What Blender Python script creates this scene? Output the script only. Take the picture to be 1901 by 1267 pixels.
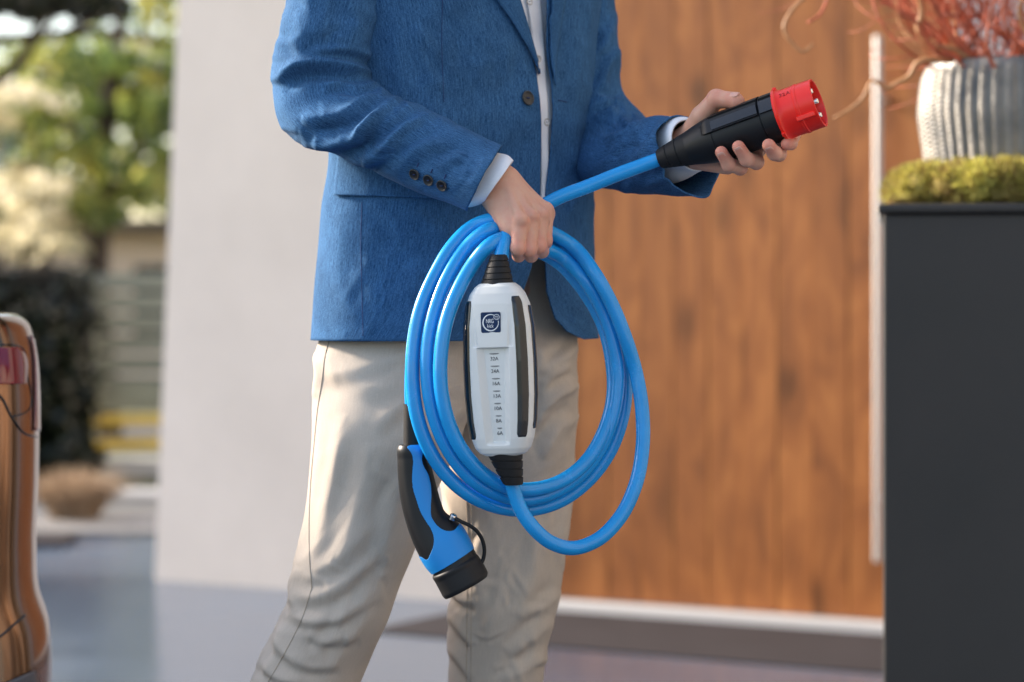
import bpy, bmesh, math, random
import numpy as np
from mathutils import Vector, Matrix
from mathutils.bvhtree import BVHTree

random.seed(7); RNG = np.random.default_rng(7)
scene = bpy.context.scene
for o in list(bpy.data.objects): bpy.data.objects.remove(o)
COL = scene.collection
R = math.radians

# ------------------------------------------------------------------ camera
F, H, CX, HY = 4488.5, 0.94, 950.5, 560.0     # focal length in photo pixels, eye height, principal column, horizon row
cam_d = bpy.data.cameras.new('camera'); cam = bpy.data.objects.new('camera', cam_d); COL.objects.link(cam)
cam.location = (0, 0, H); cam.rotation_euler = (R(90), 0, 0)
cam_d.lens = 85; cam_d.sensor_width = 36; cam_d.shift_y = -(633.5 - HY) / 1901
cam_d.clip_start = 0.05; cam_d.clip_end = 3000
cam_d.dof.use_dof = True; cam_d.dof.focus_distance = 2.97; cam_d.dof.aperture_fstop = 3.1
scene.camera = cam

# ------------------------------------------------------------------ sky and sun
SUN_EL, SUN_AZ = 25.0, -66.0                   # azimuth from +Y towards +X: low on the left, raking along the house front
world = bpy.data.worlds.new('World'); scene.world = world; world.use_nodes = True
wn = world.node_tree; wn.nodes.clear()
sky = wn.nodes.new('ShaderNodeTexSky'); sky.sky_type = 'NISHITA'; sky.sun_disc = False
sky.sun_elevation = R(SUN_EL); sky.sun_rotation = R(SUN_AZ)
sky.altitude = 300; sky.air_density = 1.0; sky.dust_density = 2.2; sky.ozone_density = 1.0
bg = wn.nodes.new('ShaderNodeBackground'); bg.inputs['Strength'].default_value = 0.11
wo = wn.nodes.new('ShaderNodeOutputWorld')
wn.links.new(sky.outputs[0], bg.inputs[0]); wn.links.new(bg.outputs[0], wo.inputs[0])
sun_d = bpy.data.lights.new('sun', 'SUN'); sun_d.energy = 2.4; sun_d.angle = R(8); sun_d.color = (1.0, 0.93, 0.84)
sun = bpy.data.objects.new('sun', sun_d); COL.objects.link(sun)
to_sun = Vector((math.sin(R(SUN_AZ)) * math.cos(R(SUN_EL)), math.cos(R(SUN_AZ)) * math.cos(R(SUN_EL)), math.sin(R(SUN_EL))))
sun.rotation_euler = (-to_sun).to_track_quat('-Z', 'Y').to_euler()
vs = scene.view_settings
vs.view_transform = 'Standard'; vs.look = 'None'; vs.gamma = 1; vs.use_curve_mapping = False
vs.exposure = 2.02
vs.use_white_balance = True; vs.white_balance_temperature = 7000; vs.white_balance_tint = 12
scene.cycles.use_denoising = True
scene.cycles.max_bounces = 8; scene.cycles.diffuse_bounces = 4; scene.cycles.glossy_bounces = 4; scene.cycles.transparent_max_bounces = 8
scene.cycles.caustics_reflective = False; scene.cycles.caustics_refractive = False

# ------------------------------------------------------------------ helpers
def P(px, py, Y):
    """place of something that stands Y metres away, from its column and row in the photograph"""
    return np.array([(px - CX) / F * Y, Y, H - (py - HY) / F * Y])

def PX(V):
    V = np.asarray(V, float)
    return np.stack([CX + V[..., 0] / V[..., 1] * F, HY - (V[..., 2] - H) / V[..., 1] * F], -1)

def link(name, me, mat=None, parent=None, smooth=True, **props):
    o = bpy.data.objects.new(name, me); COL.objects.link(o)
    if mat is not None:
        for m in (mat if isinstance(mat, (list, tuple)) else [mat]): me.materials.append(m)
    if parent is not None: o.parent = parent
    if smooth and len(me.polygons):
        me.polygons.foreach_set('use_smooth', np.ones(len(me.polygons), bool)); me.update()
    for k, v in props.items(): o[k] = v
    return o

def mesh_np(name, V, faces, uv=None):
    me = bpy.data.meshes.new(name)
    me.from_pydata(np.asarray(V, float).reshape(-1, 3).tolist(), [], [list(map(int, f)) for f in faces])
    if uv is not None:
        lay = me.uv_layers.new(name='UVMap')
        li = np.zeros(len(me.loops), np.int32); me.loops.foreach_get('vertex_index', li)
        lay.data.foreach_set('uv', np.asarray(uv, np.float32)[li].ravel())
    me.update(); return me

def empty(name, loc=(0, 0, 0), **props):
    o = bpy.data.objects.new(name, None); COL.objects.link(o); o.location = loc; o.empty_display_size = 0.05
    for k, v in props.items(): o[k] = v
    return o

def bm_link(name, bm, mat=None, parent=None, smooth=False, **props):
    me = bpy.data.meshes.new(name); bmesh.ops.recalc_face_normals(bm, faces=bm.faces[:]); bm.to_mesh(me); bm.free()
    return link(name, me, mat, parent, smooth, **props)

def box_bm(bm, c, s, rot=None, bevel=0.0, seg=2):
    m = Matrix.Translation(Vector(c)) @ (rot.to_4x4() if rot is not None else Matrix.Identity(4)) @ Matrix.Diagonal((s[0], s[1], s[2], 1))
    g = bmesh.ops.create_cube(bm, size=1.0, matrix=m)
    if bevel > 0:
        es = list({e for v in g['verts'] for e in v.link_edges})
        bmesh.ops.bevel(bm, geom=es, offset=bevel, segments=seg, profile=0.5, affect='EDGES')

def box(name, c, s, mat, parent=None, rot=None, bevel=0.004, **props):
    bm = bmesh.new(); box_bm(bm, c, s, rot, bevel); return bm_link(name, bm, mat, parent, False, **props)

def catmull(ctrl, M, closed=False):
    """Catmull-Rom through control rows, chord-length parameter, M rows out"""
    C = np.asarray(ctrl, float)
    n = len(C)
    if closed: ext = np.vstack([C[-1], C, C[0], C[1]]); nseg = n
    else: ext = np.vstack([2 * C[0] - C[1], C, 2 * C[-1] - C[-2]]); nseg = n - 1
    seglen = np.array([max(np.linalg.norm(ext[i + 2] - ext[i + 1]), 1e-9) for i in range(nseg)])
    cum = np.concatenate([[0], np.cumsum(seglen)])
    s = np.linspace(0, cum[-1], M, endpoint=not closed)
    i = np.clip(np.searchsorted(cum, s, side='right') - 1, 0, nseg - 1)
    t = ((s - cum[i]) / seglen[i])[:, None]
    # non-uniform tangents keep uneven control spacing from overshooting
    def tang(k):
        a, b, c = ext[k - 1], ext[k], ext[k + 1]
        la, lb = max(np.linalg.norm(b - a), 1e-9), max(np.linalg.norm(c - b), 1e-9)
        return ((b - a) / la * lb + (c - b) / lb * la) / (la + lb)
    T = np.array([tang(k) for k in range(1, nseg + 2)])
    p0, p1 = ext[i + 1], ext[i + 2]
    m0, m1 = T[i] * seglen[i][:, None], T[i + 1] * seglen[i][:, None]
    t2, t3 = t * t, t * t * t
    return (2 * t3 - 3 * t2 + 1) * p0 + (t3 - 2 * t2 + t) * m0 + (-2 * t3 + 3 * t2) * p1 + (t3 - t2) * m1

def sgnpow(x, p): return np.sign(x) * np.abs(x) ** p

def grid_faces(M, N, closed=True, off=0):
    i = np.arange(M - 1)[:, None]; j = np.arange(N if closed else N - 1)[None, :]
    a = i * N + j; b = i * N + (j + 1) % N
    return (np.stack([a, b, b + N, a + N], -1).reshape(-1, 4) + off)

def grid_normals(V, closed=True):
    du = np.gradient(V, axis=0)
    if closed: dv = (np.roll(V, -1, 1) - np.roll(V, 1, 1)) / 2
    else: dv = np.gradient(V, axis=1)
    n = np.cross(dv, du); n /= np.maximum(np.linalg.norm(n, axis=-1, keepdims=True), 1e-12)
    return n

def grid_uv(V):
    ds = np.linalg.norm(np.diff(V, axis=0), axis=-1).mean(1); s = np.concatenate([[0], np.cumsum(ds)])
    dc = np.linalg.norm(np.diff(V, axis=1), axis=-1).mean(0); c = np.concatenate([[0], np.cumsum(dc)])
    return np.stack(np.broadcast_arrays(c[None, :], s[:, None]), -1).reshape(-1, 2)

def loft_pairs(ctrl, M, N, sq=2.0):
    """rings from paired outline points: rows (ax,ay, bx,by, Y, depth radius, turn in degrees)"""
    C = np.array([list(r) + [0] * (7 - len(r)) for r in ctrl], float)
    S = C.copy(); S[:, 4:6] *= 1000; S = catmull(S, M); S[:, 4:6] /= 1000
    th = np.arange(N) / N * 2 * np.pi
    ct, st = sgnpow(np.cos(th), 2 / sq), sgnpow(np.sin(th), 2 / sq)
    V = np.zeros((M, N, 3))
    for k in range(M):
        ax, ay, bx, by, Y, rd, tau = S[k]
        A, B = P(ax, ay, Y), P(bx, by, Y)
        c, u = (A + B) / 2, (B - A) / 2
        v = rd * np.array([math.sin(R(tau)), -math.cos(R(tau)), 0])
        V[k] = c - ct[:, None] * u + st[:, None] * v
    return V

def smin(a, b, k):
    h = np.clip(0.5 + 0.5 * (b - a) / k, 0, 1); return b + (a - b) * h - k * h * (1 - h)

def strokes(V, folds, closed=True, flip=1.0):
    """press folds into cloth: each fold is (outline in photo pixels, half width px, height mm, valley ratio, side).
    Only the cloth that faces the viewer side of the garment moves, along its own normal."""
    n = grid_normals(V, closed) * flip
    c = V.mean(axis=(0, 1))
    view = V / np.linalg.norm(V, axis=-1, keepdims=True)     # from the eye height line to the cloth
    view = (V - np.array([0, 0, H])); view /= np.linalg.norm(view, axis=-1, keepdims=True)
    face = -(n * view).sum(-1)
    wgt = np.clip(face * 2.2 + 0.75, 0, 1)
    q = PX(V); disp = np.zeros(V.shape[:2])
    for f in folds:
        pts, w, amp = f[0], f[1], f[2]
        val = f[3] if len(f) > 3 else 0.5
        side = f[4] if len(f) > 4 else 1
        pts = np.array(pts, float)
        L = np.linalg.norm(np.diff(pts, axis=0), axis=1).sum()
        S = catmull(pts, max(8, int(L / 5))) if len(pts) > 1 else pts
        lo, hi = S.min(0) - 4 * w, S.max(0) + 4 * w
        m = (q[..., 0] > lo[0]) & (q[..., 0] < hi[0]) & (q[..., 1] > lo[1]) & (q[..., 1] < hi[1]) & (wgt > 0.01)
        if not m.any(): continue
        Q = q[m]; d = np.linalg.norm(Q[:, None] - S[None], axis=-1); k = d.argmin(1); dm = d[np.arange(len(Q)), k]
        tg = np.gradient(S, axis=0)[k]; tg /= np.maximum(np.linalg.norm(tg, axis=1, keepdims=True), 1e-9)
        rel = Q - S[k]; sgn = np.sign(tg[:, 0] * rel[:, 1] - tg[:, 1] * rel[:, 0]) * side
        s = dm * sgn / w
        t = k / max(len(S) - 1, 1)
        tap = np.clip(np.minimum(t, 1 - t) * 4, 0, 1) ** 0.7
        tap = np.maximum(tap, 0.0)
        prof = np.exp(-np.abs(s) ** 1.6) - val * np.exp(-((s - 1.55) / 0.85) ** 2)
        disp[m] += amp / 1000 * prof * tap
    return V + n * (disp * wgt)[..., None]

def creases(seed, n, box_, ang, spread, length, w, amp, val=0.6):
    """small irregular creases scattered over a patch of cloth"""
    r = np.random.default_rng(seed); out = []
    for _ in range(n):
        x, y = r.uniform(box_[0], box_[2]), r.uniform(box_[1], box_[3]); a = R(r.normal(ang, spread)); L = r.uniform(*length) / 2
        b = r.normal(0, 0.18) * L; d = np.array([math.cos(a), math.sin(a)]); q = np.array([-d[1], d[0]]); c = np.array([x, y])
        out.append(([tuple(c - d * L), tuple(c + q * b), tuple(c + d * L)], r.uniform(*w), r.uniform(*amp), val * r.uniform(0.5, 1.4), r.choice([-1, 1])))
    return out

def wobble(V, amp, scale, seed=0, n=None, closed=True, octaves=24):
    r = np.random.default_rng(seed)
    if n is None: n = grid_normals(V, closed)
    d = np.zeros(V.shape[:-1])
    for _ in range(octaves):
        k = r.normal(size=3); k = k / np.linalg.norm(k) * r.uniform(0.5, 1.6) * 2 * np.pi / scale
        d += np.sin(V @ k + r.uniform(0, 6.28))
    return V + n * (d * amp / math.sqrt(octaves))[..., None]

def cloth_obj(name, V, mat, parent, closed=True, thick=0.0016, cap=False):
    M, N = V.shape[:2]
    f = [tuple(x) for x in grid_faces(M, N, closed)]
    uv = grid_uv(V)
    me = mesh_np(name, V, f, uv)
    o = link(name, me, mat, parent)
    if thick:
        s = o.modifiers.new('thick', 'SOLIDIFY'); s.thickness = thick; s.offset = -1
    return o

def tube(pts, r, N=16, M=None, closed=False, cap=True, rad=None):
    """smooth tube through points; returns verts, faces, uv"""
    pts = np.asarray(pts, float)
    if M: pts = catmull(pts, M, closed)
    M = len(pts)
    t = np.gradient(pts, axis=0); t /= np.linalg.norm(t, axis=1, keepdims=True)
    up = np.array([0.0, 0, 1]) if abs(t[0, 2]) < 0.9 else np.array([0, 1.0, 0])
    a = np.cross(t[0], up); a /= np.linalg.norm(a)
    A = [a]
    for k in range(1, M):
        a = A[-1] - t[k] * (A[-1] @ t[k]); A.append(a / np.linalg.norm(a))
    A = np.array(A); B = np.cross(t, A)
    th = np.arange(N) / N * 2 * np.pi
    rr = np.full(M, r) if rad is None else np.asarray(rad)
    V = pts[:, None] + rr[:, None, None] * (A[:, None] * np.cos(th)[None, :, None] + B[:, None] * np.sin(th)[None, :, None])
    f = [tuple(x[::-1]) for x in grid_faces(M, N, True)]
    if cap: f += [tuple(range(N)), tuple(range((M - 1) * N, M * N))[::-1]]
    s = np.concatenate([[0], np.cumsum(np.linalg.norm(np.diff(pts, axis=0), axis=1))])
    uv = np.stack(np.broadcast_arrays((th / 6.283)[None, :] * 0.06, s[:, None]), -1).reshape(-1, 2)
    return V.reshape(-1, 3), f, uv

def tube_obj(name, pts, r, mat, parent=None, N=16, M=None, cap=True, rad=None, **props):
    V, f, uv = tube(pts, r, N, M, cap=cap, rad=rad)
    return link(name, mesh_np(name, V, f, uv), mat, parent, **props)

def lathe(prof, N, frame, name, mat, parent, capends=True, fn=None):
    """profile [(s, r)] spun about an axis; frame = (origin, axis, ux, uy)"""
    o, ax, ux, uy = [np.asarray(v, float) for v in frame]
    th = np.arange(N) / N * 2 * np.pi
    V = np.array([o + ax * s + (ux * np.cos(th)[:, None] + uy * np.sin(th)[:, None]) * r for s, r in prof])
    f = [tuple(x) for x in grid_faces(len(prof), N, True)]
    if capends: f += [tuple(range(N))[::-1], tuple(range((len(prof) - 1) * N, len(prof) * N))]
    me = mesh_np(name, V, f)
    ob = link(name, me, mat, parent)
    bm = bmesh.new(); bm.from_mesh(me); bmesh.ops.recalc_face_normals(bm, faces=bm.faces[:]); bm.to_mesh(me); bm.free()
    me.set_sharp_from_angle(angle=R(32))
    return ob

def surface_nets(f, lo, hi, h):
    """mesh the zero level of a distance function"""
    lo, hi = np.array(lo, float), np.array(hi, float)
    n = np.ceil((hi - lo) / h).astype(int) + 1
    ax = [lo[i] + np.arange(n[i]) * h for i in range(3)]
    D = np.empty(n)
    for i in range(0, n[0], 8):
        g = np.stack(np.meshgrid(ax[0][i:i + 8], ax[1], ax[2], indexing='ij'), -1)
        D[i:i + 8] = f(g.reshape(-1, 3)).reshape(g.shape[:-1])
    S = D < 0
    m = n - 1
    cnt = np.zeros(m, int)
    for a in (0, 1):
        for b in (0, 1):
            for c in (0, 1): cnt += S[a:m[0] + a, b:m[1] + b, c:m[2] + c]
    act = (cnt > 0) & (cnt < 8)
    idx = -np.ones(m, int); cells = np.argwhere(act); idx[act] = np.arange(len(cells))
    acc = np.zeros((len(cells), 3)); k = np.zeros(len(cells))
    corners = [np.array(c) for c in [(0,0,0),(1,0,0),(0,1,0),(1,1,0),(0,0,1),(1,0,1),(0,1,1),(1,1,1)]]
    for a in range(8):
        for b in range(a + 1, 8):
            if abs(corners[a] - corners[b]).sum() != 1: continue
            da = D[tuple((cells + corners[a]).T)]; db = D[tuple((cells + corners[b]).T)]
            cr = (da < 0) != (db < 0)
            t = np.where(cr, da / np.where(cr, da - db, 1), 0)
            p = cells + corners[a] + t[:, None] * (corners[b] - corners[a])
            acc[cr] += p[cr]; k[cr] += 1
    V = lo + acc / k[:, None] * h
    faces = []
    for d in range(3):
        e1, e2 = (d + 1) % 3, (d + 2) % 3
        sl0 = [slice(None)] * 3; sl1 = [slice(None)] * 3; sl0[d] = slice(0, -1); sl1[d] = slice(1, None)
        cr = S[tuple(sl0)] != S[tuple(sl1)]
        E = np.argwhere(cr)
        E = E[(E[:, e1] > 0) & (E[:, e2] > 0) & (E[:, e1] < m[e1]) & (E[:, e2] < m[e2]) & (E[:, d] < m[d])]
        ins = S[tuple(E.T)]
        q = []
        for s1, s2 in ((-1, -1), (0, -1), (0, 0), (-1, 0)):
            c = E.copy(); c[:, e1] += s1; c[:, e2] += s2; q.append(idx[tuple(c.T)])
        q = np.stack(q, 1); q[~ins] = q[~ins][:, ::-1]
        faces.append(q)
    return V, np.vstack(faces)

def rcone(p, a, b, ra, rb):
    a, b = np.asarray(a), np.asarray(b); ab = b - a
    t = np.clip((p - a) @ ab / (ab @ ab), 0, 1)
    return np.linalg.norm(p - a - t[:, None] * ab, axis=1) - (ra + t * (rb - ra))

def ball(p, c, r): return np.linalg.norm(p - np.asarray(c), axis=1) - r

def ellips(p, c, r, rot=None):
    q = p - np.asarray(c)
    if rot is not None: q = q @ np.array(rot.to_3x3())
    r = np.asarray(r); k0 = np.linalg.norm(q / r, axis=1); k1 = np.linalg.norm(q / (r * r), axis=1)
    return k0 * (k0 - 1) / np.maximum(k1, 1e-9)

def bvh_of(*obs):
    V, Fc = [], []; off = 0
    for o in obs:
        me = o.data
        v = np.zeros(len(me.vertices) * 3, np.float32); me.vertices.foreach_get('co', v); v = v.reshape(-1, 3)
        V += [Vector(x) for x in v.tolist()]
        Fc += [[i + off for i in p.vertices] for p in me.polygons]; off += len(v)
    return BVHTree.FromPolygons(V, Fc)

def hit(bvh, px, py, lift=0.0):
    d = Vector(P(px, py, 1.0)) - Vector((0, 0, H)); d.normalize()
    loc, nor, idx, dist = bvh.ray_cast(Vector((0, 0, H)), d)
    if loc is None: return None, None
    if nor.dot(d) > 0: nor = -nor
    return np.array(loc + nor * lift), np.array(nor)

def patch(name, bvh, left, right, M, N, lift, mat, parent, thick=0.0018, bulge=0.0):
    """a strip of cloth lying on a surface between two edge lines"""
    Lp, Rp = catmull(left, M), catmull(right, M)
    V = np.zeros((M, N, 3)); last = None
    for i in range(M):
        for j in range(N):
            q = Lp[i] + (Rp[i] - Lp[i]) * j / (N - 1)
            p, n = hit(bvh, q[0], q[1], lift + bulge * math.sin(math.pi * j / (N - 1)))
            if p is None: p = last if last is not None else P(q[0], q[1], 3.1)
            V[i, j] = p; last = p
    return cloth_obj(name, V, mat, parent, closed=False, thick=thick)
# ------------------------------------------------------------------ materials
def new_mat(name):
    m = bpy.data.materials.new(name); m.use_nodes = True; nt = m.node_tree
    return m, nt, nt.nodes['Principled BSDF']

class NT:
    """short-hand for wiring nodes"""
    def __init__(s, nt): s.nt = nt
    def n(s, t, **kw):
        nd = s.nt.nodes.new(t)
        for k, v in kw.items():
            if k.startswith('i_'):
                key = k[2:]; key = int(key) if key.isdigit() else key.replace('_', ' ')
                nd.inputs[key].default_value = v
            else: setattr(nd, k, v)
        return nd
    def l(s, a, b): s.nt.links.new(a, b)

def mat(name, col, rough=0.5, metal=0.0, spec=0.5, coat=0.0, sheen=0.0, noise=None, bump=None, coatr=0.05):
    """noise = (scale, amount) colour variation; bump = (scale, strength, distance)"""
    m, nt, b = new_mat(name); w = NT(nt)
    b.inputs['Base Color'].default_value = (*col, 1); b.inputs['Roughness'].default_value = rough
    b.inputs['Metallic'].default_value = metal; b.inputs['Specular IOR Level'].default_value = spec
    b.inputs['Coat Weight'].default_value = coat; b.inputs['Coat Roughness'].default_value = coatr
    b.inputs['Sheen Weight'].default_value = sheen
    tc = w.n('ShaderNodeTexCoord')
    if noise:
        nz = w.n('ShaderNodeTexNoise', i_Scale=noise[0], i_Detail=6.0, i_Roughness=0.6); w.l(tc.outputs['Object'], nz.inputs['Vector'])
        mr = w.n('ShaderNodeMapRange', i_1=0.3, i_2=0.7, i_3=1 - noise[1], i_4=1 + noise[1]); w.l(nz.outputs[0], mr.inputs[0])
        mx = w.n('ShaderNodeVectorMath', operation='SCALE'); mx.inputs[0].default_value = col
        w.l(mr.outputs[0], mx.inputs['Scale']); w.l(mx.outputs[0], b.inputs['Base Color'])
        mr2 = w.n('ShaderNodeMapRange', i_1=0.3, i_2=0.7, i_3=max(rough - 0.08, 0.02), i_4=min(rough + 0.08, 1)); w.l(nz.outputs[0], mr2.inputs[0])
        w.l(mr2.outputs[0], b.inputs['Roughness'])
    if bump:
        nb = w.n('ShaderNodeTexNoise', i_Scale=bump[0], i_Detail=4.0); w.l(tc.outputs['Object'], nb.inputs['Vector'])
        bp = w.n('ShaderNodeBump', i_Strength=bump[1], i_Distance=bump[2]); w.l(nb.outputs[0], bp.inputs['Height']); w.l(bp.outputs[0], b.inputs['Normal'])
    return m

def fabric(name, dark, light, thread=1500.0, streak=18.0, rough=0.9, mottling=0.25, sheen=0.25, bump=0.35, contrast=1.0):
    """woven cloth: uneven lengthwise yarn, finer cross yarn, mottled wash"""
    m, nt, b = new_mat(name); w = NT(nt)
    uv = w.n('ShaderNodeUVMap')
    mp = w.n('ShaderNodeMapping'); mp.inputs['Scale'].default_value = (thread, thread / streak, 1); w.l(uv.outputs[0], mp.inputs[0])
    n1 = w.n('ShaderNodeTexNoise', i_Scale=1.0, i_Detail=3.0, i_Roughness=0.65); w.l(mp.outputs[0], n1.inputs['Vector'])
    mp2 = w.n('ShaderNodeMapping'); mp2.inputs['Scale'].default_value = (thread / 7, thread * 0.9, 1); w.l(uv.outputs[0], mp2.inputs[0])
    n2 = w.n('ShaderNodeTexNoise', i_Scale=1.0, i_Detail=2.0); w.l(mp2.outputs[0], n2.inputs['Vector'])
    mp4 = w.n('ShaderNodeMapping'); mp4.inputs['Scale'].default_value = (thread / 2.2, thread / 50, 1); w.l(uv.outputs[0], mp4.inputs[0])
    n4 = w.n('ShaderNodeTexNoise', i_Scale=1.0, i_Detail=3.0); w.l(mp4.outputs[0], n4.inputs['Vector'])
    n3 = w.n('ShaderNodeTexNoise', i_Scale=14.0, i_Detail=5.0); w.l(uv.outputs[0], n3.inputs['Vector'])
    a = w.n('ShaderNodeMath', operation='MULTIPLY_ADD', i_1=0.45); w.l(n1.outputs[0], a.inputs[0])
    m2 = w.n('ShaderNodeMath', operation='MULTIPLY', i_1=0.25); w.l(n2.outputs[0], m2.inputs[0]); w.l(m2.outputs[0], a.inputs[2])
    m4 = w.n('ShaderNodeMath', operation='MULTIPLY_ADD', i_1=0.3); w.l(n4.outputs[0], m4.inputs[0]); w.l(a.outputs[0], m4.inputs[2])
    mr = w.n('ShaderNodeMapRange', i_1=0.5 - 0.13 / contrast, i_2=0.5 + 0.13 / contrast); w.l(m4.outputs[0], mr.inputs[0])
    mx = w.n('ShaderNodeMix', data_type='RGBA'); mx.inputs[6].default_value = (*dark, 1); mx.inputs[7].default_value = (*light, 1)
    w.l(mr.outputs[0], mx.inputs[0])
    mo = w.n('ShaderNodeMapRange', i_1=0.3, i_2=0.7, i_3=1 - mottling, i_4=1 + mottling); w.l(n3.outputs[0], mo.inputs[0])
    sc = w.n('ShaderNodeVectorMath', operation='SCALE'); w.l(mx.outputs[2], sc.inputs[0]); w.l(mo.outputs[0], sc.inputs['Scale'])
    w.l(sc.outputs[0], b.inputs['Base Color'])
    bp = w.n('ShaderNodeBump', i_Strength=bump, i_Distance=0.0006); w.l(m4.outputs[0], bp.inputs['Height']); w.l(bp.outputs[0], b.inputs['Normal'])
    b.inputs['Roughness'].default_value = rough; b.inputs['Specular IOR Level'].default_value = 0.1
    b.inputs['Sheen Weight'].default_value = sheen; b.inputs['Sheen Roughness'].default_value = 0.45
    b.inputs['Sheen Tint'].default_value = (*[min(1, c * 2 + 0.3) for c in light], 1)
    return m

def wood_mat():
    m, nt, b = new_mat('stained_wood'); w = NT(nt)
    tc = w.n('ShaderNodeTexCoord'); oi = w.n('ShaderNodeObjectInfo')
    off = w.n('ShaderNodeVectorMath', operation='MULTIPLY_ADD'); w.l(oi.outputs['Random'], off.inputs[0])
    off.inputs[1].default_value = (13.0, 7.0, 29.0); w.l(tc.outputs['Object'], off.inputs[2])
    mp = w.n('ShaderNodeMapping'); mp.inputs['Scale'].default_value = (6.5, 6.5, 2.0); w.l(off.outputs[0], mp.inputs[0])
    n1 = w.n('ShaderNodeTexNoise', i_Scale=1.3, i_Detail=5.0, i_Roughness=0.55, i_Distortion=1.8); w.l(mp.outputs[0], n1.inputs['Vector'])
    mp2 = w.n('ShaderNodeMapping'); mp2.inputs['Scale'].default_value = (90, 90, 2.2); w.l(off.outputs[0], mp2.inputs[0])
    n2 = w.n('ShaderNodeTexNoise', i_Scale=1.0, i_Detail=4.0, i_Roughness=0.6); w.l(mp2.outputs[0], n2.inputs['Vector'])
    mp3 = w.n('ShaderNodeMapping'); mp3.inputs['Scale'].default_value = (4.5, 4.5, 2.2); w.l(off.outputs[0], mp3.inputs[0])
    kn = w.n('ShaderNodeTexVoronoi', i_Scale=1.0, feature='SMOOTH_F1'); w.l(mp3.outputs[0], kn.inputs['Vector'])
    kr = w.n('ShaderNodeMapRange', i_1=0.06, i_2=0.2, i_3=0.45, i_4=1.0); w.l(kn.outputs['Distance'], kr.inputs[0])
    ramp = w.n('ShaderNodeValToRGB'); e = ramp.color_ramp.elements
    e[0].position = 0.25; e[0].color = (0.15, 0.052, 0.018, 1); e[1].position = 0.75; e[1].color = (0.53, 0.205, 0.06, 1)
    e2 = ramp.color_ramp.elements.new(0.48); e2.color = (0.34, 0.118, 0.034, 1)
    mix = w.n('ShaderNodeMath', operation='MULTIPLY_ADD', i_1=0.76); w.l(n1.outputs[0], mix.inputs[0])
    s2 = w.n('ShaderNodeMath', operation='MULTIPLY', i_1=0.24); w.l(n2.outputs[0], s2.inputs[0]); w.l(s2.outputs[0], mix.inputs[2])
    w.l(mix.outputs[0], ramp.inputs[0])
    pr = w.n('ShaderNodeMapRange', i_3=0.94, i_4=1.06); w.l(oi.outputs['Random'], pr.inputs[0])
    tot = w.n('ShaderNodeMath', operation='MULTIPLY'); w.l(pr.outputs[0], tot.inputs[0]); w.l(kr.outputs[0], tot.inputs[1])
    sc = w.n('ShaderNodeVectorMath', operation='SCALE'); w.l(ramp.outputs[0], sc.inputs[0]); w.l(tot.outputs[0], sc.inputs['Scale'])
    w.l(sc.outputs[0], b.inputs['Base Color'])
    b.inputs['Roughness'].default_value = 0.42; b.inputs['Specular IOR Level'].default_value = 0.35
    bp = w.n('ShaderNodeBump', i_Strength=0.2, i_Distance=0.002); w.l(n2.outputs[0], bp.inputs['Height']); w.l(bp.outputs[0], b.inputs['Normal'])
    return m

def skin_mat():
    m, nt, b = new_mat('skin'); w = NT(nt)
    tc = w.n('ShaderNodeTexCoord')
    n1 = w.n('ShaderNodeTexNoise', i_Scale=90.0, i_Detail=6.0, i_Roughness=0.65); w.l(tc.outputs['Object'], n1.inputs['Vector'])
    at = w.n('ShaderNodeAttribute', attribute_name='blush')
    mx = w.n('ShaderNodeMix', data_type='RGBA'); mx.inputs[6].default_value = (0.68, 0.40, 0.29, 1); mx.inputs[7].default_value = (0.66, 0.245, 0.175, 1)
    ad = w.n('ShaderNodeMath', operation='MULTIPLY_ADD', i_1=0.9, i_2=-0.28); w.l(n1.outputs[0], ad.inputs[0])
    ad2 = w.n('ShaderNodeMath', operation='ADD', use_clamp=True); w.l(ad.outputs[0], ad2.inputs[0]); w.l(at.outputs['Fac'], ad2.inputs[1])
    w.l(ad2.outputs[0], mx.inputs[0]); w.l(mx.outputs[2], b.inputs['Base Color'])
    b.inputs['Subsurface Weight'].default_value = 0.25; b.inputs['Subsurface Radius'].default_value = (1, 0.35, 0.2); b.inputs['Subsurface Scale'].default_value = 0.004
    b.inputs['Roughness'].default_value = 0.5; b.inputs['Specular IOR Level'].default_value = 0.4
    v = w.n('ShaderNodeTexVoronoi', i_Scale=900.0); w.l(tc.outputs['Object'], v.inputs['Vector'])
    n2 = w.n('ShaderNodeTexNoise', i_Scale=220.0, i_Detail=4.0); w.l(tc.outputs['Object'], n2.inputs['Vector'])
    a3 = w.n('ShaderNodeMath', operation='MULTIPLY_ADD', i_1=0.35); w.l(v.outputs['Distance'], a3.inputs[0]); w.l(n2.outputs[0], a3.inputs[2])
    bp = w.n('ShaderNodeBump', i_Strength=0.3, i_Distance=0.0006); w.l(a3.outputs[0], bp.inputs['Height']); w.l(bp.outputs[0], b.inputs['Normal'])
    return m

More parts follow.
